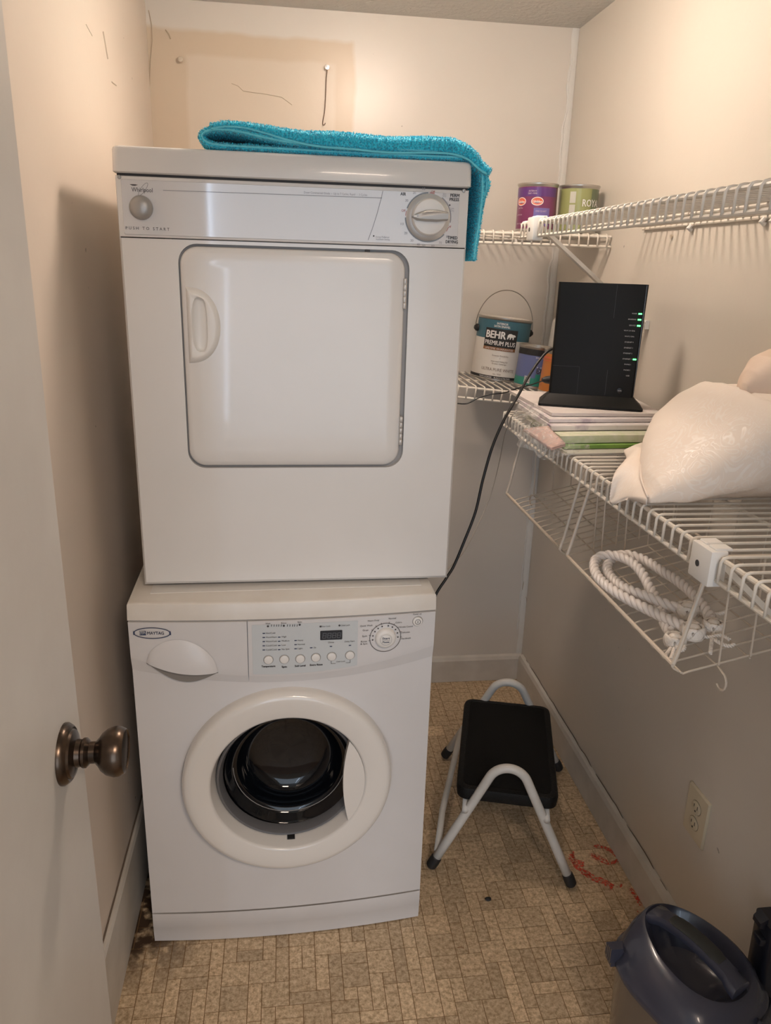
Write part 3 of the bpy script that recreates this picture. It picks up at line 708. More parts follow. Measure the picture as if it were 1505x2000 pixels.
for sx in (-1, 1): MB().lathe([(.016, -.0135), (.018, -.010), (.018, 0)], 14, c=(sx*.25, .46, 0)).build('foot', RUBBER, dy)
# lid
lid = MB(); z0l, z1l = 1.5805-DZ0, 1.622-DZ0
def lring(z, i): return [(a, b, z) for a, b in rrect(-HWd-.003+i, HWd+.003-i, -.007+i, .535-i, .012, 5)]
lid.loft([lring(z0l, .003), lring(z0l+.002, 0), lring(z1l-.006, .001), lring(z1l-.002, .0025), lring(z1l, .006), lring(z1l+.001, .03)])
lid.build('lid', WHITE, dy, auto=55)
MB().box(-HWd+.003, HWd-.003, .004, .5, z0l-.006, z0l+.002).build('lid_gap', DARK, dy, smooth=False)
# console: frame plus glossy inlay
(ax, az), (bx, bz) = D(231, 343), D(908, 367); ck_t = 1.5765-DZ0; ck_b = 1.480-DZ0
rbox('console_frame', -HWd+.001, HWd-.001, -.0015, .02, ck_b, ck_t, WHITE, dy, .0025, 2)
inl = MB(); i0, i1, j0, j1 = -.293, .285, 1.4835-DZ0, 1.571-DZ0
inl.loft([[(a, -.0014, b) for a, b in rrect(i0, i1, j0, j1, .002, 2)], [(a, -.0035, b) for a, b in rrect(i0+.001, i1-.001, j0+.001, j1-.001, .002, 2)]])
inl.build('console_inlay', CONS, dy, auto=30)
fD = lambda u, v: (u, -.0039, v)
def dt(mb, s, px, py, hpx, wpx=None, **k):
    x, z = D(px, py); put_text(mb, s, x, z-hpx*.00087/2, hpx*.00087, fD, width=(wpx*.00088 if wpx else None), **k)
tx = Words()
dt(tx, 'P U S H   T O   S T A R T', 289, 446.5, 5.5, 82)
dt(tx, 'Whirlpool', 278, 371, 8, 39)
dt(tx, 'AIR', 786.5, 379, 6, 11, bold=.00012); dt(tx, 'PERM', 887, 382, 6, 18, bold=.00018); dt(tx, 'PRESS', 886, 390, 6, 19, bold=.00018)
dt(tx, 'TIMED', 882.5, 464.5, 6, 20, bold=.00018); dt(tx, 'DRYING', 881, 472.5, 6, 25, bold=.00018)
x_, z_ = D(262, 362); flatshape(tx, [(x_-.007, z_+.001), (x_-.002, z_-.001), (x_+.002, z_-.001), (x_+.007, z_+.0008), (x_+.002, z_+.0014), (x_-.002, z_+.0014)], fD)
lp_ = []
for i in range(30):
    a = 2*pi*i/30; ca, sa = .0125*cos(a), .0036*sin(a); th = radians(52); lp_.append((D(280, 370)[0]+ca*cos(th)-sa*sin(th), D(280, 370)[1]+ca*sin(th)+sa*cos(th)))
strip(tx, lp_, .00045, fD, closed=True)
for X, Y in ((729, 461), (877, 401)): x_, z_ = D(X, Y); flatshape(tx, arcpts(x_, z_, .0014, 0, 330, 8), fD)
tx.build('lettering', INK, dy, smooth=False)
tg = Words()
dt(tg, 'Energy Preferred', 746, 463, 3.2, 27); dt(tg, 'Automatic Setting', 746.5, 467.5, 3.2, 28)
dt(tg, 'Dryer Commercial Grade  -  Up to 7 Cycles, Rapid  -  3 Cycles', 655, 378.5, 4, 124)
strip(tg, [D(319, 372), D(745, 387)], .0009, fD)
strip(tg, [D(747, 373), D(743, 390), D(735, 420), D(726, 448), D(718, 469)], .0009, fD)
cdx, cdz = D(835, 425)
for s, a, r in (('10', 102, .0475), ('20', 124, .0475), ('30', 146, .0475), ('10', 195, .0475), ('20', 215, .0475), ('30', 235, .048), ('40', 251, .048), ('50', 263, .048), ('60', 283, .048), ('70', 300, .048), ('80', 320, .048)):
    put_text(tg, s, cdx+r*cos(radians(a)), cdz+r*sin(radians(a))-.002, .0042, fD, width=.0052)
for s, X, Y in (('Very', 867, 379), ('Dry', 867, 383), ('Less', 882, 407), ('Dry', 882, 411.5)): dt(tg, s, X, Y, 3.6, 7)
tg.build('fine_print', INKG, dy, smooth=False)
tr = Words()
for s, X, Y in (('Off', 844.5, 375), ('Off', 787, 411.5), ('Off', 876, 443)): dt(tr, s, X, Y, 4.6, 8)
for a0, a1 in ((76, 89), (166, 178), (-22, -33)): strip(tr, arcpts(cdx, cdz, .0405, a0, a1, 6), .0008, fD)
tr.build('off_marks', INKR, dy, smooth=False)
td = Words()
for a0, a1 in ((92, 160), (182, 318)): strip(td, arcpts(cdx, cdz, .0405, a0, a1, 26), .0022, fD)
td.build('timer_arc', mat('arc_slate', (.22, .25, .28), .5), dy, smooth=False)
td = MB(); strip(td, arcpts(cdx, cdz, .0405, -10, 55, 16), .0022, fD); td.build('timer_arc', INKG, dy, smooth=False)
kn = MB().lathe([(.0395, .002), (.0395, -.0045), (.038, -.006), (.031, -.0085), (.0305, -.0125)], 64, 'y', (cdx, 0, cdz)).build('timer_bezel', mat('bezel_silver', (.62, .65, .68), .42, metal=.85), dy)
kb = MB().lathe([(.031, -.008), (.0302, -.018), (.0285, -.0215), (.024, -.0225), (0, -.0225)], 56, 'y', (cdx, 0, cdz)).build('timer_knob', PLW, dy)
gr = MB(); gp = []
gr.loft([[(cdx+x, y, cdz+z*k*1.35) for x, z in [(-.033, -.001), (-.024, .004), (-.008, .0085), (.012, .0092), (.030, .007), (.030, -.004), (.012, -.006), (-.008, -.006), (-.024, -.005)]] for y, k in ((-.022, 1.0), (-.032, .85), (-.035, .55))])
gr.build('knob_grip', SILV, kb, auto=40)
gm = MB(); strip(gm, [(cdx-.031, cdz-.0005), (cdx-.0255, cdz-.0005)], .003, lambda u, v: (u, -.0355, v)); gm.build('knob_pointer', INKW, kb, smooth=False)
bx_, bz_ = D(276.5, 406)
MB().lathe([(0, -.015), (.008, -.0148), (.015, -.0125), (.0188, -.009), (.0195, -.006), (.0195, .0)], 48, 'y', (bx_, 0, bz_)).build('start_button', SILV, dy)
for X, Y in ((233, 346), (905, 373)): x_, z_ = D(X, Y); MB().lathe([(0, -.0035), (.0028, -.0032), (.0032, -.0015), (.0032, 0)], 14, 'y', (x_, -.001, z_)).build('screw', SILV, dy)
# dryer door
q0, q1 = D(360, 700)[0], D(785, 700)[0]; w0, w1 = D(570, 909)[1], D(570, 487)[1]
dd = MB()
def dring(i, y): return [(a, y, b) for a, b in rrect(q0+i, q1-i, w0+i, w1-i, max(.004, .031-i*.6), 8)]
dd.loft([dring(.001, .010), dring(0, .004), dring(.001, -.0005), dring(.004, -.004), dring(.012, -.0062), dring(.03, -.0068)])
do = dd.build('door', WHITE, dy, auto=50)
# crescent pull with a deep finger slot
hx, hz_ = D(367, 634); ht_, hb_ = D(367, 560)[1], D(367, 708)[1]; hr = D(431, 634)[0]; hm = (ht_+hb_)/2; hh = (ht_-hb_)/2
def cres(ins, y):
    o = []
    for i in range(25):
        a = pi/2-pi*i/24; o.append((hx+ins*.9+(hr-hx-ins*1.9)*max(0, cos(a))**.8, y, hm+(hh-ins*1.5)*sin(a)))
    for i in range(1, 8): t = i/8; o.append((hx+ins*.9, y, hm-(hh-ins*1.5)*(1-2*t)))
    return o
slot = lambda k, y: [(hx+.0235+k*.0125*cos(2*pi*i/32)+.004*(cos(2*pi*i/32) > 0)*cos(2*pi*i/32), y, hm+.002-(k*.046)*sin(2*pi*i/32)) for i in range(32)]
c0 = cres(0, -.0066)
cc = MB(); rings = [c0, cres(.002, -.0125), cres(.006, -.0175), cres(.009, -.0185)]
# rotate slot ring so that its points line up with the crescent outline
sl = [(hx+.0225+.0135*cos(pi/2-2*pi*(i+.0)/32), hm+.002+.045*sin(pi/2-2*pi*i/32)) for i in range(32)]
def ali(r): 
    out = []
    for p in r:
        a = atan2((p[2]-hm)/.05, (p[0]-hx-.0225)/.016); out.append((hx+.0225+.0130*abs(cos(a))**.6*(1 if cos(a) > 0 else -1), hm+.002+.047*abs(sin(a))**.75*(1 if sin(a) > 0 else -1)))
    return out
sr = ali(rings[-1])
rings += [[(a, -.0172, b) for a, b in sr], [(hx+.0225+(a-hx-.0225)*.88, -.0100, hm+.002+(b-hm-.002)*.96) for a, b in sr], [(hx+.0225+(a-hx-.0225)*.6, -.0074, hm+.002+(b-hm-.002)*.85) for a, b in sr]]
cc.loft(rings); cc.build('door_pull', PLW, do, auto=50)
for Y0_, Y1_ in ((544, 603), (813, 868)):
    X, zt_ = D(790 if Y0_ < 700 else 782, Y0_); _, zb_2 = D(790, Y1_)
    h = rbox('hinge', X-.0035, X+.0035, -.003, .010, zb_2, zt_, mat('hinge_steel', (.60, .59, .57), .4, metal=.55), dy, .001, 1)
    for k in range(5):
        z = zb_2+(zt_-zb_2)*(k+.5)/5; MB().lathe([(.0030, -.0052), (.0034, -.0046), (.0034, .0046), (.0030, .0052)], 12, c=(X+.0005, -.0040, z)).build('hinge_knuckle', mat('hinge_steel', (.4,)*3), h)
x_, z_ = D(718, 491); MB().box(x_-.004, x_+.004, .002, .0108, z_-.003, z_+.004).build('latch_pin', DARK, dy, smooth=False)

# ================================================================ WIRE SHELVES
def wire_meshes(depth, lip, r=.0023):
    """one deck wire: from the back rail over the front rail and down the lip; local x=0 back .. -depth front"""
    pts = [(0, 0, 0), (-depth+.006, 0, 0), (-depth+.001, 0, -.0015), (-depth-.002, 0, -.006), (-depth-.0025, 0, -lip)]
    me = MB().tube(pts, r, 6).mesh('wire'); me.materials.append(WIRE)
    for p in me.polygons: p.use_smooth = True
    return me
def wire_shelf(name, loc, rz, length, depth, lip, first, label, tilt=0, over=None, step=.0254):
    """local x: wall at 0, front at -depth; local y runs along the shelf 0..length"""
    t = empty(name, loc, rz, label, 'shelf', 'white wire closet shelves')
    if tilt: t.rotation_euler = (tilt, 0, rz)
    for nm, x, z, r in (('back_rail', -.004, -.0045, .0032), ('front_top_rail', -depth+.0035, -.0052, .0036), ('front_lower_rail', -depth+.0005, -lip, .0036), ('middle_rail', -depth*.5, -.0052, .003)):
        MB().tube([(x, 0, z), (x, length, z)], r, 8).build(nm, WIRE, t)
    me = wire_meshes(depth, lip); y = first
    while y < length:
        o = bpy.data.objects.new('wire', me); COL.objects.link(o); o.parent = t; o.location = (0, y, 0); y += step
    return t
ZU, ZL = 1.552, 1.1045
# right wall, local y points away from the camera
su = wire_shelf('wire_shelf', (XR-.001, .55, ZU), 0, 1.30, .305, .034, .012, 'long upper white wire shelf along the right wall')
sl_ = wire_shelf('wire_shelf', (XR-.001, .50, ZL), 0, 1.375, .305, .034, .0135, 'long lower white wire shelf on the right wall carrying router and pillow')
# back wall: local x -> -y direction needs a turn of 90 degrees
sb = wire_shelf('wire_shelf', (XR-.004, YB-.001, 1.5405), radians(90), .56, .405, .030, .012, 'upper white wire shelf on the back wall under two small paint cans')
TILT = radians(5.3)
sbl = wire_shelf('wire_shelf', (XR-.012, YB-.001, 1.138-.093*(XR-.012-.475)), radians(90), .52, .355, .034, .012, 'lower sagging white wire shelf on the back wall under the large paint can')
sbl.rotation_mode = 'XYZ'
sbl.matrix_world = Matrix.Translation(sbl.location) @ Matrix.Rotation(TILT, 4, 'Y') @ Matrix.Rotation(radians(90), 4, 'Z')
# support clips and braces
def clip(parent, y, depth, lip, down, wdt=.045):
    me = MB(); x = -depth
    c = rbox('shelf_clip', x-.012, x+.012, y-wdt/2, y+wdt/2, -lip-.010, .005, PLW, parent, .0025, 2)
    MB().lathe([(.0045, -.0005), (.0045, .0005)], 14, 'x', (x-.0122, y+.004, -lip/2-.004)).build('clip_hole', DARK, c, smooth=False)
    rbox('clip_tab', x-.004, x+.020, y-wdt/2+.004, y-.001, .0035, .0075, PLW, c, .0015, 1)
    rbox('clip_tab', x-.004, x+.020, y+.002, y+wdt/2-.003, .0035, .0075, PLW, c, .0015, 1)
    b = MB(); p0, p1 = Vector((x+.012, y, -lip*.45)), Vector((-.012, y+.035, -lip-down))
    d = (p1-p0).normalized(); n = d.cross(Vector((0, 1, 0)))
    b.loft([[p+Vector((0, a, 0))+n*q for a, q in ((-.009, -.004), (.009, -.004), (.009, .004), (.006, .004), (.006, -.001), (-.006, -.001), (-.006, .004), (-.009, .004))] for p in (p0, p1)])
    b.build('shelf_brace', WIRE, parent, auto=20)
    MB().box(-.010, 0, y+.025, y+.045, -lip-down-.012, -lip-down+.008).build('brace_foot', PLW, parent, smooth=False)
clip(su, 1.735-.55, .305, .034, .185)
clip(sl_, .876-.50, .305, .034, .225, .05)
def wallclip(parent, y, m=PLW):
    c = MB(); c.tube([(-.001, y, -.004), (-.010, y, -.013), (-.002, y, -.016)], .005, 8)
    c.build('wall_clip', m, parent)
for y in (1.62, 1.36, 1.33): wallclip(su, y-.55)
for y in (1.2, 1.5): wallclip(sl_, y-.50)
tag(MB().lathe([(0, -.006), (.004, -.005), (.004, 0)], 12, 'x', tuple(at(1313, 462, 'x', XR))).build('wall_screw', M_NAIL), 'small screw in the right wall just below the upper wire shelf', 'screw')
for x in (.14, .30): wallclip(sb, x)

# ================================================================ HANGING WIRE BASKETS
M_BASK = mat('basket_wire', (.63, .555, .465), .35)
def basket(y0, y1, label, armz1, armz0, ends=(0, 1)):
    """y0 near end, y1 far end"""
    t = empty('hanging_wire_basket', (.545, y0, .90), 0, label, 'basket', 'wire baskets hung under the lower shelf')
    L_ = y1-y0; fz_ = lambda x: .25*(x-.025)+.0
    X0_, X1_ = .0, .258
    def arm(y, zt):
        # thick front arm, turning inwards under the shelf deck
        return [(0, y, .016), (.006, y, .04), (.030, y, zt-.012), (.034, y, zt-.003), (.044, y, zt), (.09, y, zt), (.25, y, zt)]
    for nm, y, zt in (('front_arm', 0, armz0), ('front_arm', L_, armz1)):
        MB().tube(arm(y, zt), .0033, 8).build(nm, M_BASK, t)
    MB().tube([(0, 0, .014), (0, L_, .014)], .0033, 8).build('front_rail', M_BASK, t)
    MB().tube([(X1_, 0, fz_(X1_)), (X1_, L_, fz_(X1_))], .0026, 8).build('rear_rail', M_BASK, t)
    n = 14
    cm = MB().tube([(0, 0, .011), (.004, 0, .006), (.020, 0, -.003), (.028, 0, .0), (X1_, 0, fz_(X1_))], .0016, 6).mesh('cross_wire'); cm.materials.append(M_BASK)
    for i in range(n):
        o = bpy.data.objects.new('cross_wire', cm); COL.objects.link(o); o.parent = t; o.location = (0, .004+(L_-.008)*i/(n-1), 0)
    lm_ = MB().tube([(0, 0, 0), (0, L_, 0)], .0016, 6).mesh('long_wire'); lm_.materials.append(M_BASK)
    for x in (.014, .070, .117, .164, .211):
        o = bpy.data.objects.new('long_wire', lm_); COL.objects.link(o); o.parent = t; o.location = (x, 0, fz_(x)-.003 if x > .02 else .001)
    for y, zt in ((0, armz0), (L_, armz1)):
        for x in (.070, .117, .164, .211):
            MB().tube([(x, y, fz_(x)), (x-.006, y, zt)], .0016, 6).build('end_wire', M_BASK, t)
    for y, s_ in [((0, -1), (L_, 1))[k] for k in ends]:
        x = .070; z = fz_(x)-.003
        c = [(x, y, z), (x, y+s_*.012, z-.003)]+[(x, y+s_*(.012+.013*sin(a)), z-.016+.013*cos(a)) for a in [radians(20+25*i) for i in range(9)]]
        hk = MB().tube(c, .0018, 6).build('curled_hook', M_BASK, t)
    for i in range(5):
        y = L_*(i+.5)/5; MB().tube([(X1_, y, fz_(X1_)), (X1_+.004, y, armz0-.004)], .0016, 6).build('rear_wire', M_BASK, t)
    return t
basket(1.385, 1.775, 'far white wire basket hanging empty under the lower shelf', .186, .186)
basket(.912, 1.345, 'near white wire basket under the lower shelf holding the twisted ropes', .160, .178, (0,))

# ================================================================ TWISTED ROPES
M_ROPE = mat('satin_rope', (.84, .79, .75), .26, spec=.6)
M_BRAID = mat('braided_thread', (.86, .80, .73), .35)
def frames(P):
    T = [(P[min(i+1, len(P)-1)]-P[max(i-1, 0)]).normalized() for i in range(len(P))]; u = T[0].orthogonal().normalized(); out = []
    for i in range(len(P)):
        u = (u-T[i]*u.dot(T[i])).normalized(); out.append((u.copy(), T[i].cross(u)))
    return out
def resample(P, step):
    out = [P[0].copy()]; acc = 0
    for i in range(1, len(P)):
        a, b = P[i-1], P[i]; d = (b-a).length
        while acc+d >= step:
            t = (step-acc)/d; a = a.lerp(b, t); out.append(a.copy()); d = (b-a).length; acc = 0
        acc += d
    return out
def rope_mesh(mb, path, R, pitch, strands=3, n=8, seg=11):
    P = resample(spline(path, 14), pitch/seg); F = frames(P)
    for s_ in range(strands):
        pts = []
        for i, p in enumerate(P):
            a = 2*pi*(s_/strands+i/seg); u, w_ = F[i]; pts.append(p+(u*cos(a)+w_*sin(a))*R*.52)
        mb.tube(pts, R*.50, n)
def bp_(px, py, dz=0):
    """point on the sloping basket floor"""
    n = Vector((-.25, 0, 1)); p0 = Vector((.57, 1.1, .904+dz)); return hit(px, py, p0, n)
Z3 = lambda X, Y: (1120+.2193*X, 1060+.2193*Y)
def rp(lst): return [bp_(*Z3(x, y), dz=z) for x, y, z in lst]
KN = {'C': (1060, 790, .018), 'D': (900, 870, .012), 'E': (1010, 600, .014), 'F': (1240, 745, .012)}
def knot(parent, key, r, sx=1.3):
    c = bp_(*Z3(*KN[key][:2]), dz=KN[key][2]); m = MB()
    # a woven ball: crossing cord rings over a core
    m.lathe([(0, -r*.8)]+[(r*.8*cos(a), r*.8*sin(a)) for a in [radians(-75+15*i) for i in range(11)]]+[(0, r*.8)], 14, c=c)
    for k in range(8):
        t0 = pi*k/8
        for s_ in (1, -1):
            pts = []
            for i in range(28):
                a = 2*pi*i/28; b = .55*sin(3*a+t0*2)
                pts.append(c+Vector((r*cos(b)*cos(a+t0*s_), r*cos(b)*sin(a+t0*s_), r*sin(b))))
            m.tube(pts, r*.155, 6, closed=True)
    m.build('braided_knot', M_BRAID, parent, auto=0); return c
def cord(parent, name, pts, R=.0032):
    m = MB(); rope_mesh(m, pts, R, R*2.4, 2, 6, 8); m.build(name, M_BRAID, parent, auto=0)
RR_ = .0088
pA = rp([(1010, 770, .018), (930, 725, .022), (830, 680, .020), (700, 615, .018), (560, 545, .018), (440, 480, .020), (330, 410, .022), (240, 335, .022), (195, 270, .022), (180, 205, .022), (195, 150, .022), (250, 115, .024), (330, 108, .026), (420, 128, .028), (500, 165, .028), (560, 215, .026), (605, 270, .024), (640, 330, .020), (672, 400, .016), (710, 460, .013), (745, 530, .011), (775, 610, .011), (800, 690, .011), (830, 750, .011), (860, 800, .012)])
pB = rp([(980, 600, .016), (900, 575, .019), (800, 540, .021), (700, 500, .023), (600, 460, .023), (500, 425, .022), (420, 385, .020), (350, 325, .016), (305, 260, .013), (298, 205, .012), (335, 150, .012), (400, 112, .012), (480, 105, .012), (560, 125, .012), (640, 160, .012), (720, 210, .012), (800, 262, .012), (880, 310, .012), (960, 370, .012), (1030, 430, .012), (1095, 500, .012), (1150, 565, .012), (1195, 635, .012), (1225, 700, .012)])
def tieback(path, k1, k2, cords, label):
    c = path[len(path)//2]; t = empty('twisted_rope', (c.x, c.y, c.z), 0, label, 'rope', 'white twisted tieback ropes in the basket')
    m = MB(); rope_mesh(m, path, RR_*1.06, .044); o = m.build('rope_strands', M_ROPE, t, auto=0)
    for k in (k1, k2): knot(t, *k)
    for q in cords: cord(t, 'tassel_cord', rp(q))
    for ch in t.children: ch.matrix_parent_inverse = Matrix.Translation(-Vector(t.location))
    return t
tieback(pA, ('C', .0165), ('D', .015), [[(1110, 830, .014), (1170, 838, .012), (1230, 838, .012), (1290, 825, .012), (1340, 835, .010), (1390, 868, .008)],
     [(1220, 845, .010), (1280, 880, .010), (1340, 910, .008), (1395, 920, .006), (1430, 900, .006)], [(1230, 860, .010), (1222, 920, .008), (1215, 990, .006)],
     [(880, 920, .010), (850, 960, .008), (820, 1000, .008), (800, 1020, .008)], [(910, 920, .012), (960, 960, .010), (985, 930, .010), (960, 890, .010)], [(900, 920, .010), (880, 990, .008), (860, 1040, .008)]],
     'white twisted rope whose loop lies outermost along the basket front rail')
tieback(pB, ('E', .0165), ('F', .015), [[(1080, 600, .014), (1140, 610, .012), (1220, 628, .012), (1290, 635, .012), (1350, 618, .012)], [(1040, 640, .012), (1060, 690, .010), (1100, 720, .010)], [(1250, 800, .010), (1240, 850, .008), (1290, 830, .008)]],
     'white twisted rope whose long strand runs along the basket wall side')

# ================================================================ PAINT CANS
TIN = mat('tin_rim', (.55, .53, .50), .3, metal=.9)
def can(name, loc, r, h, body, label, cat='paint can', tilt=0, bands=(), lid_m=None, group='paint cans on the wire shelves'):
    t = empty(name, (0, 0, 0), 0, label, cat, group)
    MB().lathe([(r*.97, 0), (r*.985, .001), (r*.985, .004), (r*.96, .006), (r*.96, h-.008), (r*.985, h-.006), (r*1.01, h-.003), (r*1.01, h), (r*.985, h+.001), (r*.95, h), (r*.94, h-.006), (r*.86, h-.006), (r*.85, h-.003), (r*.78, h-.003), (r*.77, h-.007), (0, h-.007)], 48).build('can_body', TIN, t)
    MB().lathe([(r*.966, .007), (r*.966, h-.009)], 48, caps=False).build('paper_label', body, t)
    return t
def wrapf(r, off=0, ang0=0):
    """map (arc length u, height v) to a can wall facing the camera"""
    return lambda u, v: ((r*.966+off)*sin(u/r+ang0), -(r*.966+off)*cos(u/r+ang0), v)
def wrect(mb, u0, u1, v0, v1, f, n=10, m=2): mb.grid(lambda a, b: f(u0+(u1-u0)*a, v0+(v1-v0)*b), n, m)
def settle(t, loc, tilt=0, rz=0):
    t.matrix_world = Matrix.Translation(loc) @ Matrix.Rotation(tilt, 4, 'Y') @ Matrix.Rotation(rz, 4, 'Z')
def sub(t, name, m, fn): mb = (Words() if name == 'lettering' else MB()); fn(mb); return mb.build(name, m, t, smooth=False, fix=False)
# purple can
r, h = .0535, .119
M_PUR = mat('label_purple', (.17, .028, .10), .3, coat=.3)
t = can('paint_can', None, r, h, M_PUR, 'purple paint can with red oval logos on the upper back shelf')
A = radians(-36)
f = wrapf(r, .0004, A); f2 = wrapf(r, .0007, A); f3 = wrapf(r, .001, A)
sub(t, 'label_band', mat('label_violet', (.10, .03, .17), .3, coat=.3), lambda mb: wrect(mb, -.08, .08, .086, .108, f, 24))
sub(t, 'label_block', mat('label_blueviolet', (.16, .13, .36), .35), lambda mb: wrect(mb, .010, .055, .014, .058, f, 12))
def ov(mb, cx, cz, a, b, f): flatshape(mb, arcpts(cx, cz, a, 0, 345, 22, 1, b/a), f)
for cx in (.018, -.030):
    sub(t, 'logo', INKW, lambda mb: ov(mb, cx, .074, .0165, .0105, f2))
    sub(t, 'logo', mat('logo_red', (.62, .13, .07), .4), lambda mb: ov(mb, cx, .074, .0148, .0088, f3))
    sub(t, 'logo', INKW, lambda mb: put_text(mb, 'Glidden', cx, .0705, .0062, wrapf(r, .0013, A), width=.025, bold=.0002))
sub(t, 'lettering', mat('ink_lilac', (.55, .45, .52), .5), lambda mb: [put_text(mb, s, x, z, .0042, f3, width=w_) for s, x, z, w_ in (('INTERIOR', .004, .097, .022), ('PAINT + PRIMER', .004, .091, .024), ('SATIN', -.032, .056, .018), ('ONE QUART', .030, .048, .03), ('premium', -.034, .040, .02), ('interior latex', -.034, .018, .022))])
settle(t, (.672, 2.128, 1.544))
# green can
M_GRN = mat('label_green', (.30, .32, .13), .3, coat=.3)
t = can('paint_can', None, r, h, M_GRN, 'green paint can lettered ROYAL on the upper back shelf')
A = radians(-13); f = wrapf(r, .0004, A); f2 = wrapf(r, .0008, A)
sub(t, 'label_band', mat('label_darkgreen', (.15, .19, .11), .3, coat=.3), lambda mb: wrect(mb, .030, .105, .008, .109, f, 14))
sub(t, 'label_band', mat('label_ochre', (.42, .33, .10), .3), lambda mb: wrect(mb, -.012, .105, .028, .040, f2, 18))
sub(t, 'label_panel', mat('label_palegrey', (.50, .50, .44), .5), lambda mb: [wrect(mb, -.030, -.014, .01+.032*k, .038+.032*k, f2, 4) for k in range(3)])
sub(t, 'lettering', INKW, lambda mb: put_text(mb, 'ROYAL', .035, .066, .0175, wrapf(r, .0011, A), width=.060, bold=.0004))
settle(t, (.786, 2.128, 1.544))
# large white can with bail handle
r, h = .083, .184
t = can('paint_can', None, r, h, mat('label_cream', (.76, .73, .68), .4, coat=.2), 'large white and teal paint can with wire handle lettered PREMIUM PLUS')
A = radians(-20); f = wrapf(r, .0005, A); f2 = wrapf(r, .0009, A); f3 = wrapf(r, .0013, A)
M_TEAL = mat('label_teal', (.045, .14, .19), .4)
sub(t, 'label_band', M_TEAL, lambda mb: wrect(mb, -.26, .26, .121, .176, wrapf(r, .0004, A), 60))
sub(t, 'label_band', RUBBER, lambda mb: wrect(mb, -.26, .26, .004, .013, wrapf(r, .0006, A), 60))
sub(t, 'label_block', RUBBER, lambda mb: wrect(mb, -.052, .052, .098, .152, f2, 20))
sub(t, 'label_block', mat('label_brown', (.30, .13, .05), .5), lambda mb: wrect(mb, -.052, .052, .089, .098, f2, 20))
def big(mb):
    put_text(mb, 'BEHR', -.016, .124, .021, f3, width=.062, bold=.0011)
    put_text(mb, 'PREMIUM PLUS', 0, .104, .0130, f3, width=.096, bold=.0004)
    put_text(mb, 'INTERIOR', 0, .164, .0060, f3, width=.034, bold=.0002); put_text(mb, 'SATIN ENAMEL', 0, .156, .0060, f3, width=.050, bold=.0002)
    put_text(mb, 'PAINTS INTERIORS  -  BLANCO ULTRA PURO', 0, .0062, .0045, f3, width=.10)
    put_text(mb, 'LIFETIME GUARANTEE', 0, .0912, .0050, f3, width=.09)
    flatshape(mb, [(.0195+x*.95, .125+z*1.05) for x, z in [(0, 0), (.004, 0), (.0055, .0055), (.009, .0055), (.0085, 0), (.0125, 0), (.0138, .0058), (.0180, .0052), (.0185, 0), (.0225, 0), (.0222, .0072), (.0262, .0075), (.0285, .0092), (.0265, .0118), (.0235, .0132), (.018, .0135), (.012, .0158), (.005, .0148), (.001, .0105)]], f3)
sub(t, 'lettering', INKW, big)
def small(mb):
    for s, z, hh_, w_ in (('Exterior Durability', .072, .0042, .05), ('Improved Hiding for', .055, .0042, .052), ('Greater Coverage', .048, .0042, .045)): put_text(mb, s, .008, z, hh_, f2, width=w_)
    put_text(mb, 'ULTRA PURE WHITE', .006, .028, .0088, f2, width=.105); put_text(mb, 'No. 7050', .006, .017, .0045, f2, width=.024); flatshape(mb, arcpts(.008, .066, .001, 0, 300, 6), f2)
sub(t, 'lettering', mat('ink_brown', (.22, .16, .12), .6), small)
MB().lathe([(0, h-.006), (r*.80, h-.006), (r*.82, h-.001), (r*.90, h+.001), (r*.93, h-.002)], 48).build('can_lid', mat('dried_paint', (.70, .67, .62), .5, bump=.6, bscale=80), t)
hd = MB(); hp_ = []
for i in range(33):
    a = pi*i/32; hp_.append((r*1.08*cos(a)*(1+.03*sin(a)), .006*sin(a), .146+(.118)*sin(a)**.95))
hd.tube(hp_, .0014, 6); hd.build('wire_handle', mat('bail_wire', (.30, .28, .24), .35, metal=.9), t)
for s_ in (-1, 1): MB().lathe([(.011, r*.94*s_), (.011, r*1.04*s_), (.005, r*1.12*s_)], 14, 'x', (0, 0, .146)).build('handle_ear', RUBBER, t)
zdeck = lambda x: 1.138-.093*(x-.475)+.0023
settle(t, (.652, 2.335, zdeck(.652)), TILT)
# blue quart
r, h = .0535, .119
t = can('paint_can', None, r, h, mat('label_blue', (.12, .15, .32), .4, coat=.2), 'small blue and green exterior paint can with a white house on it')
A = radians(2); f = wrapf(r, .0005, A); f2 = wrapf(r, .0009, A); f3 = wrapf(r, .0013, A)
sub(t, 'label_band', RUBBER, lambda mb: wrect(mb, -.17, .165, .094, .111, f, 50))
sub(t, 'label_band', mat('label_seagreen', (.03, .23, .18), .4), lambda mb: wrect(mb, -.17, .165, .008, .030, f, 50))
sub(t, 'label_block', mat('label_seagreen', (.03,)*3), lambda mb: wrect(mb, -.012, .09, .028, .042, f2, 20))
sub(t, 'house_drawing', mat('drawing_white', (.62, .66, .76), .5), lambda mb: [strip(mb, p, .0022, f2) for p in ([(-.018, .060), (.010, .086), (.038, .060)], [(-.010, .064), (-.010, .044)], [(.030, .064), (.030, .044)], [(-.002, .050), (-.002, .062), (.022, .062), (.022, .050)], [(.010, .080), (.010, .048)])])
def q(mb):
    put_text(mb, 'Color', .022, .0975, .0095, f3, width=.030, bold=.0004, slant=.2); put_text(mb, 'IDEAL FOR', -.004, .087, .0038, f2, width=.03)
sub(t, 'lettering', INKW, q)
sub(t, 'lettering', INK, lambda mb: put_text(mb, 'EXTERIOR', .022, .045, .0150, f3, width=.066, bold=.0004))
sub(t, 'lettering', INKW, lambda mb: put_text(mb, 'Satin Latex', .022, .033, .0050, f3, width=.036))
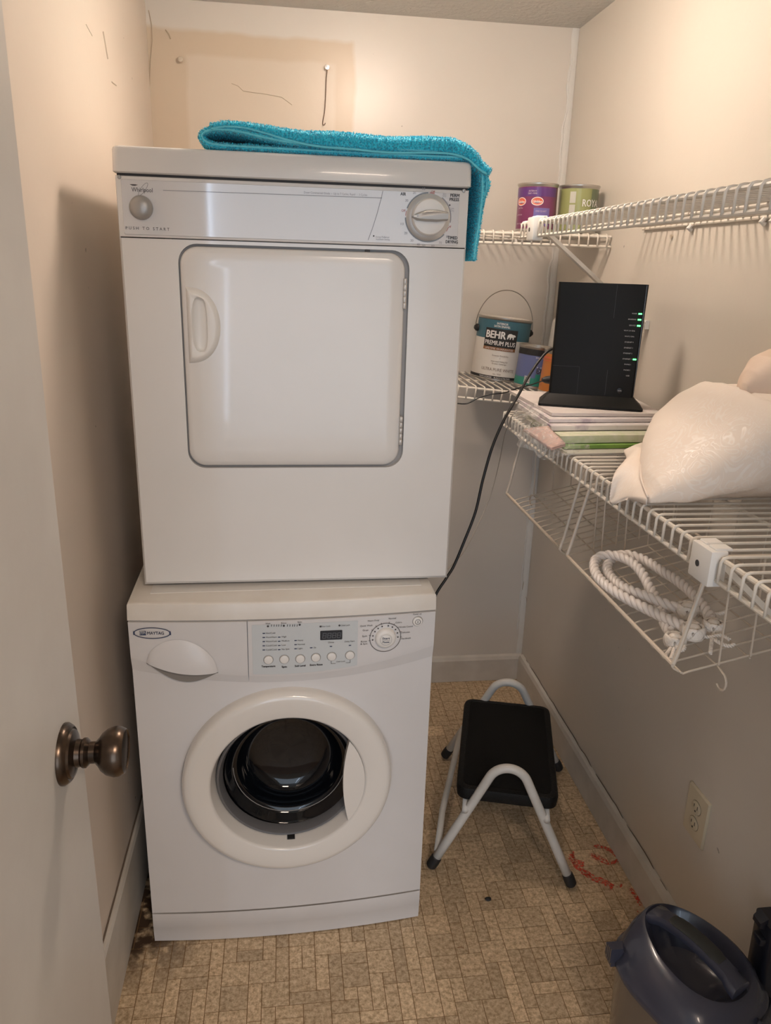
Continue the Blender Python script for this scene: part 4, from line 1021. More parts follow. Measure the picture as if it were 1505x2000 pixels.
sub(t, 'barcode', INKW, lambda mb: [wrect(mb, -.044, -.026, .014, .034, f2, 5), wrect(mb, .018, .032, .010, .016, f2, 4)])
sub(t, 'barcode', INK, lambda mb: [wrect(mb, -.043+.0022*k, -.043+.0022*k+.0010, .016, .033, f3, 1, 1) for k in range(8)])
settle(t, (.7245, 2.205, zdeck(.7245)), TILT)
# orange can behind the router
t = can('paint_can', None, r, h, mat('label_orange', (.48, .17, .04), .4, coat=.2), 'orange can with a barcode, half hidden behind the black router')
A = radians(-28); f2 = wrapf(r, .0009, A); f3 = wrapf(r, .0013, A)
sub(t, 'label_band', mat('logo_red', (.5,)*3), lambda mb: [wrect(mb, -.17, .165, .097, .101, f2, 50), wrect(mb, -.17, .165, .090, .092, f2, 50)])
sub(t, 'barcode', INKW, lambda mb: wrect(mb, -.010, .030, .012, .030, f2, 6))
sub(t, 'barcode', INK, lambda mb: [wrect(mb, -.008+.0026*k, -.008+.0026*k+.0012, .014, .030, f3, 1, 1) for k in range(13)])
settle(t, (.7655, 2.100, zdeck(.7655)), TILT)
t = empty('caulk_tube', (0, 0, 0), 0, 'pale tube with brown cap standing half hidden behind the router', 'bottle')
MB().lathe([(.022, 0), (.023, .002), (.023, .19), (.019, .20), (.006, .205)], 24).build('tube_body', mat('tube_pale', (.62, .60, .56), .35), t)
MB().lathe([(.009, .203), (.009, .235), (.006, .238), (0, .238)], 16).build('tube_cap', mat('cap_brown', (.16, .07, .06), .5), t)
settle(t, (.812, 2.30, zdeck(.812)), TILT)

# ================================================================ ROUTER AND PAPERS
ZP = ZL+.0025
rc = Vector((.673, 1.628, 1.163)); RZ = radians(-20)
ro = empty('wifi_router', rc, RZ, 'upright black internet router with green lights standing on the papers', 'router')
M_RB = mat('router_black', (.008, .008, .008), .5, spec=.22); M_RG = mat('router_gloss', (.006, .006, .007), .2, spec=.3)
Wd, Ht = .091, .261
def sect(x0, x1, y0, y1, z): return [(x, y, z) for x, y in rrect(x0, x1, y0, y1, .006, 4)]
mb = MB(); mb.loft([sect(-Wd, Wd, -.016, .020, .016), sect(-Wd, Wd+.001, -.016, .018, .13), sect(-Wd, Wd+.003, -.013, .014, Ht)])
mb.build('router_body', M_RB, ro, auto=30)
mb = MB(); mb.loft([sect(-Wd-.020, Wd+.020, -.046, .046, 0), sect(-Wd-.020, Wd+.020, -.046, .046, .004), sect(-Wd-.008, Wd+.006, -.024, .024, .018), sect(-Wd-.001, Wd+.001, -.018, .02, .024)])
mb.build('router_base', M_RB, ro, auto=30)
fyr = lambda z: -.016+.003*max(0, (z-.13)/(Ht-.13))
fR = lambda u, v: (u, fyr(v)-.0007, v)
rs = MB(); strip(rs, [(.030, .026), (.030, Ht-.002)], .0008, fR); strip(rs, [(-.030, .026), (-.030, .085)], .0006, fR); strip(rs, [(-Wd+.004, .085), (-.030, .085)], .0006, fR); rs.build('panel_seam', mat('seam_grey', (.035, .035, .037), .5), ro, smooth=False)
rs = MB(); rs.box(Wd-.0022, Wd-.0010, -.0172, -.015, .026, Ht-.001); rs.build('edge_strip', mat('strip_grey', (.06, .06, .065), .25), ro, smooth=False)
ys = [.2015, .1895, .177, .166, .154, .142, .130, .1185, .1065, .095, .083, .071]
names = ['POWER', 'BROADBAND', 'SERVICE', 'WI-FI 2.4 GHz', 'WI-FI 5 GHz', 'ETHERNET 4', 'ETHERNET 3', 'ETHERNET 2', 'ETHERNET 1', 'PHONE 1', 'PHONE 2', 'USB']
rt_ = Words()
for s, z in zip(names, ys): put_text(rt_, s, .0765, z-.001, .0026, fR, align='r', width=.0016*len(s)+.002)
put_text(rt_, 'WPS', .060, .0365, .003, lambda u, v: (u, fyr(v)-.0022, v), width=.008)
rt_.build('lettering', mat('ink_routergrey', (.55, .55, .55), .5), ro, smooth=False)
M_LED = mat('green_led', (.1, .8, .2), .4, emit=(.08, 1.0, .16), estr=5)
for k in (0, 1, 2, 8): MB().box(.0795, .0865, fyr(ys[k])-.0012, fyr(ys[k]), ys[k]-.0014, ys[k]+.0014).build('status_light', M_LED, ro, smooth=False)
MB().lathe([(0, -.0017), (.006, -.0015), (.0068, 0)], 24, 'y', (.060, -.0155, .038)).build('round_button', M_RG, ro)

def sheet(name, pts, z0, z1, m, label, cat, group=None, wav=.0015, bulge=0, parent=None):
    """stack or folded sheet: outline pts (x,y) on top, slightly wavy"""
    mb = MB(); n = 20
    (ax, ay), (bx, by), (cx, cy), (dx_, dy_) = pts
    def P(u, v, z, top): 
        x = (ax*(1-u)+bx*u)*(1-v)+(dx_*(1-u)+cx*u)*v; y = (ay*(1-u)+by*u)*(1-v)+(dy_*(1-u)+cy*u)*v
        w_ = wav*noise.noise((x*14, y*14, z1*50)); return (x, y, z+w_+(bulge*sin(pi*u)*sin(pi*v) if top else 0))
    k = len(mb.v)
    mb.grid(lambda u, v: P(u, v, z1, 1), n, n); mb.grid(lambda u, v: P(u, v, z0, 0), n, n)
    N1 = (n+1)**2
    def idx(i, j): return i*(n+1)+j
    for i in range(n):
        for a, b in ((idx(i, 0), idx(i+1, 0)), (idx(i+1, n), idx(i, n)), (idx(0, i+1), idx(0, i)), (idx(n, i), idx(n, i+1))): mb.f.append((a, b, b+N1, a+N1))
    o = mb.build(name, m, parent, auto=50)
    if label: tag(o, label, cat, group)
    return o
PW = mat('paper_white', (.72, .68, .64), .6, var=(.66, .60, .58), vscale=14)
PV = mat('paper_violet_print', (.70, .66, .66), .5, var=(.34, .27, .36), vscale=22, detail=6, vlo=.30, vhi=.46)
PG = mat('folder_green', (.18, .34, .06), .45, var=(.14, .28, .05), vscale=10)
PLG = mat('paper_greenish', (.66, .66, .55), .55, var=(.56, .60, .42), vscale=60)
PP = mat('paper_pink', (.62, .44, .38), .6, var=(.52, .36, .33), vscale=30)
GRP = 'papers stacked under the router'
sheet('plastic_sleeve', [(.535, 1.385), (.80, 1.40), (.82, 1.66), (.545, 1.66)], ZP+.0008, ZP+.003, mat('sleeve_grey', (.52, .50, .46), .25), 'greyish plastic sleeve at the bottom of the paper stack', 'folder', GRP, .0004)
sheet('green_folder', [(.545, 1.418), (.735, 1.43), (.815, 1.62), (.56, 1.68)], ZP+.0042, ZP+.0115, PG, 'bright green folder near the bottom of the paper stack', 'folder', GRP, .0004)
sheet('paper_pad', [(.540, 1.432), (.735, 1.444), (.815, 1.66), (.55, 1.70)], ZP+.0127, ZP+.0275, PLG, 'thick pale pad of papers above the green folder', 'paper', GRP, .0006)
sheet('folded_plan', [(.535, 1.475), (.79, 1.49), (.82, 1.72), (.545, 1.74)], ZP+.029, ZP+.0385, PV, 'folded sheets with violet print in the middle of the stack', 'paper', GRP, .0006)
sheet('folded_plan', [(.540, 1.505), (.80, 1.52), (.83, 1.75), (.55, 1.78)], ZP+.040, ZP+.0465, PV, 'folded printed sheet under the topmost white envelope', 'paper', GRP, .0006)
sheet('white_envelope', [(.555, 1.535), (.805, 1.535), (.835, 1.79), (.55, 1.84)], ZP+.048, ZP+.0545, PW, 'white envelope on top of the stack under the router', 'paper', GRP, .0005)
# folded pink letter sticking out at the left, inside a crumpled clear bag
pk_ = [at(1022, 842, 'z', ZP+.030), at(1077, 879, 'z', ZP+.012), at(1104, 872, 'z', ZP+.014), at(1070, 836, 'z', ZP+.036)]
mb = MB()
def pinkf(u, v, dz=0):
    a = pk_[0].lerp(pk_[1], u); b = pk_[3].lerp(pk_[2], u); p = a.lerp(b, v); return (p.x, p.y, p.z+dz+.001*sin(6*u+3*v))
for dz in (0, .0016, .0045): mb.grid(lambda u, v: pinkf(u, v, dz), 10, 8)
mb.add([pinkf(0, 0), pinkf(1, 0), pinkf(1, 0, .0045), pinkf(0, 0, .0045)], [(0, 1, 2, 3)])
lt = mb.build('folded_letter', PP, auto=40)
sol = lt.modifiers.new('s', 'SOLIDIFY'); sol.thickness = .0008
tag(lt, 'folded pinkish letter sticking out at the left end of the stack', 'paper', GRP)
M_CLR = bpy.data.materials.new('clear_plastic'); M_CLR.use_nodes = True
nt = M_CLR.node_tree; b = nt.nodes['Principled BSDF']; b.inputs['Base Color'].default_value = (.80, .78, .74, 1); b.inputs['Roughness'].default_value = .12; b.inputs['Alpha'].default_value = .30
n = nt.nodes.new('ShaderNodeTexNoise'); n.inputs['Scale'].default_value = 45; n.inputs['Distortion'].default_value = 2.5; g = nt.nodes.new('ShaderNodeNewGeometry'); nt.links.new(g.outputs['Position'], n.inputs['Vector'])
bp = nt.nodes.new('ShaderNodeBump'); bp.inputs['Strength'].default_value = 1; bp.inputs['Distance'].default_value = .006; nt.links.new(n.outputs['Fac'], bp.inputs['Height']); nt.links.new(bp.outputs[0], b.inputs['Normal'])
mr = nt.nodes.new('ShaderNodeMapRange'); mr.inputs['From Min'].default_value = .4; mr.inputs['From Max'].default_value = .75; mr.inputs['To Min'].default_value = .10; mr.inputs['To Max'].default_value = .5; nt.links.new(n.outputs['Fac'], mr.inputs['Value']); nt.links.new(mr.outputs[0], b.inputs['Alpha'])
edge_far = [(1010, 792), (1000, 815), (1003, 845), (1012, 858), (1010, 872), (1040, 884), (1052, 898), (1064, 901), (1110, 890), (1150, 880)]
zs_e = [.055, .045, .030, .02, .008, .000, -.012, -.016, .001, .003]
inn = [(1060, 800), (1062, 812), (1066, 826), (1072, 836), (1080, 846), (1090, 856), (1100, 862), (1110, 866), (1130, 870), (1150, 874)]
zi = [.060, .056, .052, .046, .040, .034, .028, .022, .016, .008]
A_ = spline([at(x, y, 'z', ZP+z) for (x, y), z in zip(edge_far, zs_e)], 5); B_ = spline([at(x, y, 'z', ZP+z) for (x, y), z in zip(inn, zi)], 5)
mb = MB()
def bagf(u, v):
    i = u*(len(A_)-1); k = min(int(i), len(A_)-2); a = A_[k].lerp(A_[k+1], i-k); b = B_[k].lerp(B_[k+1], i-k); p = a.lerp(b, v)
    e = .006*sin(pi*v)+.0035*noise.noise((p.x*45, p.y*45, 1.5))+.002*noise.noise((p.x*120, p.y*120, 4)); return (p.x, p.y, p.z+e+.002)
mb.grid(bagf, 60, 18)
cl = mb.build('clear_plastic_bag', M_CLR, auto=0); tag(cl, 'crumpled clear plastic bag around the left end of the paper stack', 'bag')

# ================================================================ CABLES
def cable(name, pts, r, m, label, n=10, sub_=8):
    o = MB().tube(spline(pts, sub_), r, n).build(name, m, auto=0); return tag(o, label, 'cable')
c_ = MB().tube(spline([at(1100, 690, 'y', 1.70), at(1083, 681, 'y', 1.69), at(1063, 692, 'y', 1.68), at(1035, 730, 'y', 1.66), at(1010, 775, 'y', 1.64), at(985, 818, 'y', 1.62), at(962, 870, 'y', 1.61), at(943, 935, 'y', 1.60), at(928, 1000, 'y', 1.59), at(905, 1060, 'y', 1.58), at(886, 1105, 'y', 1.57), at(872, 1128, 'y', 1.56), at(850, 1163, 'y', 1.55), at(840, 1200, 'y', 1.55), at(835, 1240, 'y', 1.56)], 8), .0031, 10).build('power_cable', CABLE, auto=0)
tag(c_, 'thick black cable hanging from the router down behind the washer', 'cable')
cable('phone_cable', [at(893, 788, 'y', 2.02), at(912, 788, 'y', 2.02), at(935, 777, 'y', 2.02), at(960, 770, 'y', 2.02), at(985, 767, 'y', 2.0), at(1005, 760, 'y', 1.95), at(1035, 752, 'y', 1.88), at(1060, 744, 'y', 1.80), at(1085, 742, 'y', 1.72)], .0017, CABLE, 'thin black cable crossing in front of the lower back shelf')
pl_ = MB(); p = at(1074, 742, 'y', 1.74); pl_.lathe([(.004, -.02), (.008, -.012), (.010, .0), (.010, .014)], 14, 'x', p); tag(pl_.build('cable_plug', RUBBER), 'small black plug beside the left edge of the router', 'plug')
cable('thin_cord', [at(1012, 800, 'y', 1.74), at(1000, 812, 'y', 1.76), at(993, 830, 'y', 1.80), at(985, 850, 'y', 1.86), at(975, 900, 'y', 1.95), at(960, 960, 'y', 1.98), at(940, 1010, 'y', 1.96), at(918, 1055, 'y', 1.9), at(900, 1085, 'y', 1.82), at(880, 1105, 'y', 1.74), at(866, 1120, 'y', 1.7)], .0011, WCABLE, 'thin greyish cord hanging beside the thick black cable')

# ================================================================ PILLOWS
def damask():
    m = bpy.data.materials.new('damask_cream'); m.use_nodes = True; nt = m.node_tree; N = nt.nodes; L = nt.links; b = N['Principled BSDF']
    g = N.new('ShaderNodeNewGeometry')
    w_ = N.new('ShaderNodeTexNoise'); w_.inputs['Scale'].default_value = 15; w_.inputs['Distortion'].default_value = 2.6; w_.inputs['Detail'].default_value = 1.5; L.new(g.outputs['Position'], w_.inputs['Vector'])
    # scroll lines: narrow bands of the distorted noise
    pp = N.new('ShaderNodeMath'); pp.operation = 'PINGPONG'; pp.inputs[1].default_value = .06; L.new(w_.outputs['Fac'], pp.inputs[0])
    r = N.new('ShaderNodeMapRange'); r.inputs['From Min'].default_value = .035; r.inputs['From Max'].default_value = .05; L.new(pp.outputs[0], r.inputs['Value'])
    # pattern comes and goes in medallions
    v = N.new('ShaderNodeTexNoise'); v.inputs['Scale'].default_value = 4.5; v.inputs['Detail'].default_value = 0; L.new(g.outputs['Position'], v.inputs['Vector'])
    mr = N.new('ShaderNodeMapRange'); mr.inputs['From Min'].default_value = .42; mr.inputs['From Max'].default_value = .60; L.new(v.outputs['Fac'], mr.inputs['Value'])
    mu = N.new('ShaderNodeMath'); mu.operation = 'MULTIPLY'; L.new(r.outputs[0], mu.inputs[0]); L.new(mr.outputs[0], mu.inputs[1])
    mx = N.new('ShaderNodeMixRGB'); mx.inputs[1].default_value = (.87, .775, .69, 1); mx.inputs[2].default_value = (.90, .83, .76, 1); L.new(mu.outputs[0], mx.inputs[0]); L.new(mx.outputs[0], b.inputs['Base Color'])
    rr_ = N.new('ShaderNodeMapRange'); rr_.inputs['To Min'].default_value = .62; rr_.inputs['To Max'].default_value = .38; L.new(mu.outputs[0], rr_.inputs['Value']); L.new(rr_.outputs[0], b.inputs['Roughness'])
    bp = N.new('ShaderNodeBump'); bp.inputs['Strength'].default_value = .25; bp.inputs['Distance'].default_value = .0005; L.new(mu.outputs[0], bp.inputs['Height']); L.new(bp.outputs[0], b.inputs['Normal'])
    return m
M_DAM = damask()
def body_blob(name, secs, m, parent, seed=1, n=72, crease=lambda x, y, z: 0):
    """secs: (x, y_front, y_back, z_bottom, z_top, peak) closed sections in the y-z plane lofted along x"""
    rings = []
    S2 = []
    for i in range(len(secs)-1):
        for k in range(9):
            t = k/9; t = t*t*(3-2*t)*.5+t*.5; S2.append([a+(b-a)*t for a, b in zip(secs[i], secs[i+1])])
    S2.append(list(secs[-1]))
    for x, yf, yb_, z0, z1, pk in S2:
        ring = []
        for j in range(n):
            a = 2*pi*j/n; c, s_ = cos(a), sin(a); e = .72
            yy = (abs(c)**e)*(1 if c > 0 else -1); zz = (abs(s_)**(.85))*(1 if s_ > 0 else -1)
            y = (yf+yb_)/2+(yb_-yf)/2*yy; zc = (z0+z1)/2
            zz2 = zc+(z1-z0)/2*zz
            if zz > 0: y += pk*zz*(yb_-yf)
            w_ = (.007*noise.noise((x*9+seed, y*9, zz2*9))+.0035*noise.noise((x*26+seed, y*20, zz2*26))) if zz > -.5 else 0
            w_ -= crease(x, y, zz2)
            ring.append((x+w_*.6, y+w_, zz2+w_))
        rings.append(ring)
    mb = MB(); mb.loft(rings); return mb.build(name, m, parent, auto=0)
ZPb = ZL+.0028
pi1 = empty('damask_pillow', (.70, 1.15, ZPb), 0, 'cream damask pillow with flanged corner lying on the lower wire shelf', 'pillow', 'cream pillows on the lower shelf')
secs = [(.548, 1.050, 1.075, ZPb+.004, ZPb+.018, 0), (.562, 1.040, 1.12, ZPb+.001, ZPb+.040, .03), (.592, 1.030, 1.19, ZPb, ZPb+.068, .03), (.630, 1.022, 1.265, ZPb, ZPb+.098, .02), (.670, 1.012, 1.325, ZPb, ZPb+.128, 0), (.710, 1.0, 1.36, ZPb, ZPb+.156, -.05), (.742, .995, 1.37, ZPb, ZPb+.176, -.09), (.765, 1.0, 1.35, ZPb, ZPb+.166, -.09), (.800, 1.01, 1.33, ZPb, ZPb+.160, -.08), (.835, 1.05, 1.28, ZPb+.01, ZPb+.14, -.05), (.846, 1.09, 1.24, ZPb+.04, ZPb+.11, 0)]
def dent(x, y, z):
    # soft folds running down from where the second pillow presses in
    a = (x-.742)-(ZPb+.17-z)*.55; b = (x-.775)+(ZPb+.10-z)*.25
    return .013*math.exp(-(a/.010)**2)*max(0, min(1, (z-ZPb-.07)/.05))+.006*math.exp(-(b/.012)**2)*max(0, min(1, (z-ZPb-.03)/.05))
o = body_blob('pillow_body', secs, M_DAM, pi1, crease=dent)
# flange: flat hem leaving the seam at the far left edge, its corner drooping over the lip
seam = [Vector((.543, 1.050, ZPb+.006)), Vector((.560, 1.115, ZPb+.02)), Vector((.598, 1.195, ZPb+.032)), Vector((.640, 1.275, ZPb+.028)), Vector((.672, 1.332, ZPb+.016)), Vector((.70, 1.372, ZPb+.008))]
outer_ = [at(1216, 979, 'x', .536), at(1190, 984, 'x', .528), at(1198, 932, 'z', ZPb+.016), at(1222, 900, 'z', ZPb+.010), at(1218, 884, 'z', ZPb+.005), at(1250, 868, 'z', ZPb+.006)]
SA, SB = spline(seam, 6), spline(outer_, 6)
def flf(u, v, dz=0):
    i = u*(len(SA)-1); k = min(int(i), len(SA)-2); a = SA[k].lerp(SA[k+1], i-k); b = SB[k].lerp(SB[k+1], i-k); p = a.lerp(b, v)
    e = .011*sin(pi*min(1, v*.9))*(.5+.5*sin(pi*u))+.002*noise.noise((p.x*30, p.y*30, 3)); return (p.x, p.y, p.z+e+dz*(1-.6*v))
mb = MB(); nu, nv = 40, 14; mb.grid(lambda u, v: flf(u, v, .006), nu, nv); mb.grid(lambda u, v: flf(u, v, -.004), nu, nv)
N1 = (nu+1)*(nv+1); ix = lambda i, j: i*(nv+1)+j
for i in range(nu): mb.f.append((ix(i, nv), ix(i+1, nv), ix(i+1, nv)+N1, ix(i, nv)+N1)); mb.f.append((ix(i, 0), ix(i+1, 0), ix(i+1, 0)+N1, ix(i, 0)+N1))
for j in range(nv): mb.f.append((ix(0, j), ix(0, j+1), ix(0, j+1)+N1, ix(0, j)+N1)); mb.f.append((ix(nu, j), ix(nu, j+1), ix(nu, j+1)+N1, ix(nu, j)+N1))
mb.build('flange', M_DAM, pi1, auto=0)
MB().tube(spline([s_+Vector((0, 0, .010)) for s_ in seam], 5), .0016, 6).build('seam_piping', M_DAM, pi1, auto=0)
pi2 = empty('damask_pillow', (.78, 1.16, ZPb+.1), 0, 'peach cream pillow bulging up behind the damask pillow at the right wall', 'pillow', 'cream pillows on the lower shelf')
secs = [(.728, 1.135, 1.155, ZPb+.150, ZPb+.180, 0), (.738, 1.12, 1.18, ZPb+.142, ZPb+.200, 0), (.757, 1.10, 1.20, ZPb+.135, ZPb+.220, 0), (.79, 1.08, 1.22, ZPb+.130, ZPb+.232, 0), (.825, 1.08, 1.21, ZPb+.150, ZPb+.226, 0), (.848, 1.10, 1.18, ZPb+.16, ZPb+.20, 0)]
o = body_blob('pillow_body', secs, mat('peach_cotton', (.80, .64, .52), .6, bump=.15, bscale=60), pi2, seed=5)
for t_ in (pi1, pi2):
    for ch in t_.children: ch.matrix_parent_inverse = Matrix.Translation(-Vector(t_.location))

# ================================================================ TOWEL
def terry():
    m = bpy.data.materials.new('terry_turquoise'); m.use_nodes = True; nt = m.node_tree; N = nt.nodes; L = nt.links; b = N['Principled BSDF']
    b.inputs['Roughness'].default_value = .9; b.inputs['Sheen Weight'].default_value = .6
    g = N.new('ShaderNodeNewGeometry'); n = N.new('ShaderNodeTexNoise'); n.inputs['Scale'].default_value = 330; n.inputs['Detail'].default_value = 2; L.new(g.outputs['Position'], n.inputs['Vector'])
    r = N.new('ShaderNodeValToRGB'); r.color_ramp.elements[0].position = .35; r.color_ramp.elements[1].position = .62; r.color_ramp.elements[0].color = (.0, .40, .58, 1); r.color_ramp.elements[1].color = (.05, .78, .98, 1)
    L.new(n.outputs['Fac'], r.inputs['Fac']); L.new(r.outputs[0], b.inputs['Base Color'])
    bp = N.new('ShaderNodeBump'); bp.inputs['Strength'].default_value = 1; bp.inputs['Distance'].default_value = .003; L.new(n.outputs['Fac'], bp.inputs['Height']); L.new(bp.outputs[0], b.inputs['Normal'])
    return m
M_TER = terry(); M_HEM = mat('towel_hem', (.17, .72, .86), .8, bump=.5, bscale=250)
ZT = DZ0+z1l+.0015
tw = empty('bath_towel', (.1, 1.5, ZT), 0, 'folded turquoise terry bath towel lying over the right end of the dryer lid', 'towel')
def towel_sheet(path, yf, yb_, th0, name='terry_layer', nu=130, nv=44, fuzz=.0016, seed=0, hem=True, hemto=1.0, hemk=.2):
    """path: list of (x,z) centreline; yf(u): front edge y, yb_(u): rear edge y"""
    P = spline([(x, 0, z) for x, z in path], 10); P = resample(P, .004); n = len(P)-1
    def nrm(k):
        a, b = P[max(k-1, 0)], P[min(k+1, n)]; t = (b-a).normalized(); return Vector((-t.z, 0, t.x))
    nr = [nrm(k) for k in range(n+1)]
    mb = MB()
    ring_n = []
    rows = []
    # cross-section across y: closed loop top side front->back, bottom back->front
    hz = []
    for k in range(n+1):
        u = k/n; y0, y1 = yf(u), yb_(u); row = []; th = th0(u) if callable(th0) else th0; hz.append(th)
        for j in range(nv+1):
            v = (j/nv)**1.6; y = y0+(y1-y0)*v; prof = sqrt(max(0, 1-(1-min(1, v*(y1-y0)/th))**2)) if v*(y1-y0) < th else 1
            row.append((y, th*(.15+.85*prof)))
        rows.append(row)
    def pt(k, j, side):
        y, h_ = rows[k][j]; p = P[k]+nr[k]*h_*side; w_ = fuzz*noise.noise((p.x*260, y*260, p.z*260+seed))+.0012*noise.noise((p.x*40+seed, y*30, 2)); return (p.x+nr[k].x*w_, y+w_*.8, p.z+nr[k].z*w_*side+.0)
    base = 0
    for side in (1, -1):
        for k in range(n+1):
            for j in range(nv+1): mb.v.append(pt(k, j, side))
    W1 = nv+1; N1 = (n+1)*W1
    for k in range(n):
        for j in range(nv):
            a = k*W1+j; mb.f.append((a, a+W1, a+W1+1, a+1)); mb.f.append((N1+a, N1+a+1, N1+a+W1+1, N1+a+W1))
        for j in (0, nv): a = k*W1+j; mb.f.append((a, a+W1, N1+a+W1, N1+a))
    for k in (0, n):
        for j in range(nv): a = k*W1+j; mb.f.append((a, a+1, N1+a+1, N1+a))
    o = mb.build(name, M_TER, tw, auto=0)
    if hem: MB().tube([P[k]+Vector((0, rows[k][0][0]+.0003, 0))-nr[k]*hz[k]*hemk*(1 if th0 is not None else 1) for k in range(0, int((n+1)*hemto), 2)], .0020, 6).build('hem', M_HEM, tw, auto=0)
    return o
zt = ZT
tw_y = 1.4275
# lower layer folding round at the left and coming back on top
towel_sheet([(.315, zt+.0055), (.20, zt+.0050), (.05, zt+.0050), (-.09, zt+.0055), (-.122, zt+.0085), (-.134, zt+.017), (-.128, zt+.026), (-.105, zt+.031), (-.07, zt+.029), (-.03, zt+.022), (.01, zt+.0170), (.06, zt+.0145), (.16, zt+.0145), (.26, zt+.0145), (.315, zt+.0130), (.338, zt+.003), (.349, zt-.016), (.352, zt-.05), (.350, zt-.09), (.346, zt-.13), (.343, zt-.165)],
            lambda u: tw_y+.004+.003*sin(9*u), lambda u: 1.70+.01*sin(12*u) if u < .70 else 1.70-(u-.70)*.42, .0040, seed=3)
towel_sheet([(-.118, zt+.0335), (-.095, zt+.0385), (-.065, zt+.0385), (-.03, zt+.034), (.01, zt+.027), (.05, zt+.0225), (.11, zt+.0215), (.18, zt+.0195), (.25, zt+.0225), (.295, zt+.0215), (.325, zt+.010), (.343, zt-.006), (.362, zt-.018)],
            lambda u: tw_y-.001+.004*sin(11*u), lambda u: 1.69, lambda u: .0045+.0095*min(1, max(0, (u-.12)/.28))-.008*max(0, (u-.85)/.15), seed=11, hemk=.85)
# short outer drape flaring out at the edge
towel_sheet([(.340, zt+.004), (.3555, zt-.012), (.362, zt-.035), (.3585, zt-.06), (.3555, zt-.075)],
            lambda u: 1.436+.02*u, lambda u: 1.60-.09*u, .0032, seed=21)
towel_sheet([(.332, zt+.006), (.345, zt-.008), (.361, zt-.0195), (.374, zt-.028), (.368, zt-.05), (.360, zt-.072)],
            lambda u: 1.475+.01*u, lambda u: 1.64-.10*u, .0024, seed=27, name='outer_fold')
def tufts(o, step=1.9e-3, ln=.0019):
    rg_ = random.Random(3); mb = MB(); me = o.data
    for p in me.polygons:
        c = p.center
        if c.y > tw_y+.075 and c.z > ZT-.02 and p.normal.z < .9: continue
        if c.y > tw_y+.13: continue
        k = p.area/(step*step)
        n_ = int(k)+(1 if rg_.random() < k-int(k) else 0)
        if not n_: continue
        vs = [me.vertices[i].co for i in p.vertices]
        for _ in range(min(n_, 12)):
            a, b_ = rg_.random(), rg_.random(); q = vs[0].lerp(vs[1], a).lerp(vs[-1].lerp(vs[-2], a), b_)
            d = p.normal*ln*rg_.uniform(.5, 1.1)+Vector([rg_.uniform(-1, 1)*ln*.9 for _ in range(3)]); w_ = d.orthogonal().normalized()*.0007
            r_ = rg_.random()*pi; w_ = Matrix.Rotation(r_, 3, d.normalized()) @ w_
            mb.add([q-w_, q+w_, q+d+w_*.6, q+d-w_*.6], [(0, 1, 2, 3)])
    t_ = mb.build('terry_loops', M_TER, tw, smooth=False, fix=False); tag(t_, kind='stuff'); return t_
for o in [c for c in tw.children if not c.name.startswith('hem')]: tufts(o)
for ch in tw.children: ch.matrix_parent_inverse = Matrix.Translation(-Vector(tw.location))

# ================================================================ STEP STOOL
st = empty('step_stool', (.58, 1.705, 0), radians(-15.7), 'small step stool with black tread and white tube legs beside the washer', 'step stool')
# local x across (feet +-.18), local y from near (-.232) to far (+.232)
def hoop(y, lean, apex_z=.303, r=.050, x0=.172):
    """inverted U: straight legs running tangent into a round top"""
    s_ = 1 if y < 0 else -1; zc = apex_z-r; z0 = .014
    P = lambda x, z: Vector((x, y+s_*lean*z/apex_z, z))
    d = sqrt(x0**2+(zc-z0)**2); phi = math.acos(r/d); base = atan2(z0-zc, x0); a1 = base+phi
    arc = [(r*cos(a1+(pi-2*a1)*i/18), zc+r*sin(a1+(pi-2*a1)*i/18)) for i in range(19)]
    leg = [P(x0+(arc[0][0]-x0)*t, z0+(arc[0][1]-z0)*t) for t in (0, .35, .7, .93)]
    return leg+[P(*q) for q in arc]+[Vector((-p.x, p.y, p.z)) for p in reversed(leg)]
for y in (-.232, .232):
    h_ = hoop(y, .028); h2 = h_
    MB().tube(h2, .0113, 14).build('hoop_leg', TUBEM, st, auto=0)
    for sx in (-1, 1):
        f0, f1 = Vector(h_[0 if sx > 0 else -1]), Vector(h_[1 if sx > 0 else -2]); d = (f1-f0).normalized()
        MB().tube([f0-d*.006+Vector((0, 0, .0)), f0-d*.002, f0+d*.012, f0+d*.026, f0+d*.028], [.010, .0135, .0142, .0135, .0118], 14).build('rubber_foot', RUBBER, st)
MB().tube([(-.160, -.222, .05), (-.158, -.10, .075), (-.135, .10, .13), (-.128, .215, .115)], .0085, 12).build('side_bar', TUBEM, st, auto=0)
MB().tube([(-.098, -.228, .185), (-.098, .222, .185)], .008, 10).build('seat_rail', TUBEM, st, auto=0)
MB().tube([(.098, -.228, .185), (.098, .222, .185)], .008, 10).build('seat_rail', TUBEM, st, auto=0)
for sx in (-1, 1):
    for y in (-.205, .205): MB().tube([(sx*.098, y, .187), (sx*.098, y*1.09, .172)], .0075, 10).build('bracket', TUBEM, st)
M_TR = mat('tread_black', (.006, .006, .006), .55, bump=.4, bscale=300, spec=.25)
def tring(x, y, r, z): return [(a, b, z) for a, b in rrect(-x, x, -y, y, r, 6)]
mb = MB(); mb.loft([tring(.114, .200, .022, .200), tring(.122, .208, .026, .204), tring(.124, .210, .028, .226), tring(.121, .207, .026, .234), tring(.115, .201, .022, .2365), tring(.109, .195, .018, .2365), tring(.107, .193, .016, .2345), tring(.1, .18, .01, .2345)])
trd = mb.build('tread', M_TR, st, auto=40)
mb = MB(); mb.loft([tring(.106, .192, .014, .2335), tring(.106, .192, .014, .2352), tring(.104, .190, .012, .2356)])
mb.build('tread_mat', mat('grit_black', (.010, .0095, .009), .8, bump=1, bscale=900, spec=.2), trd, auto=30)

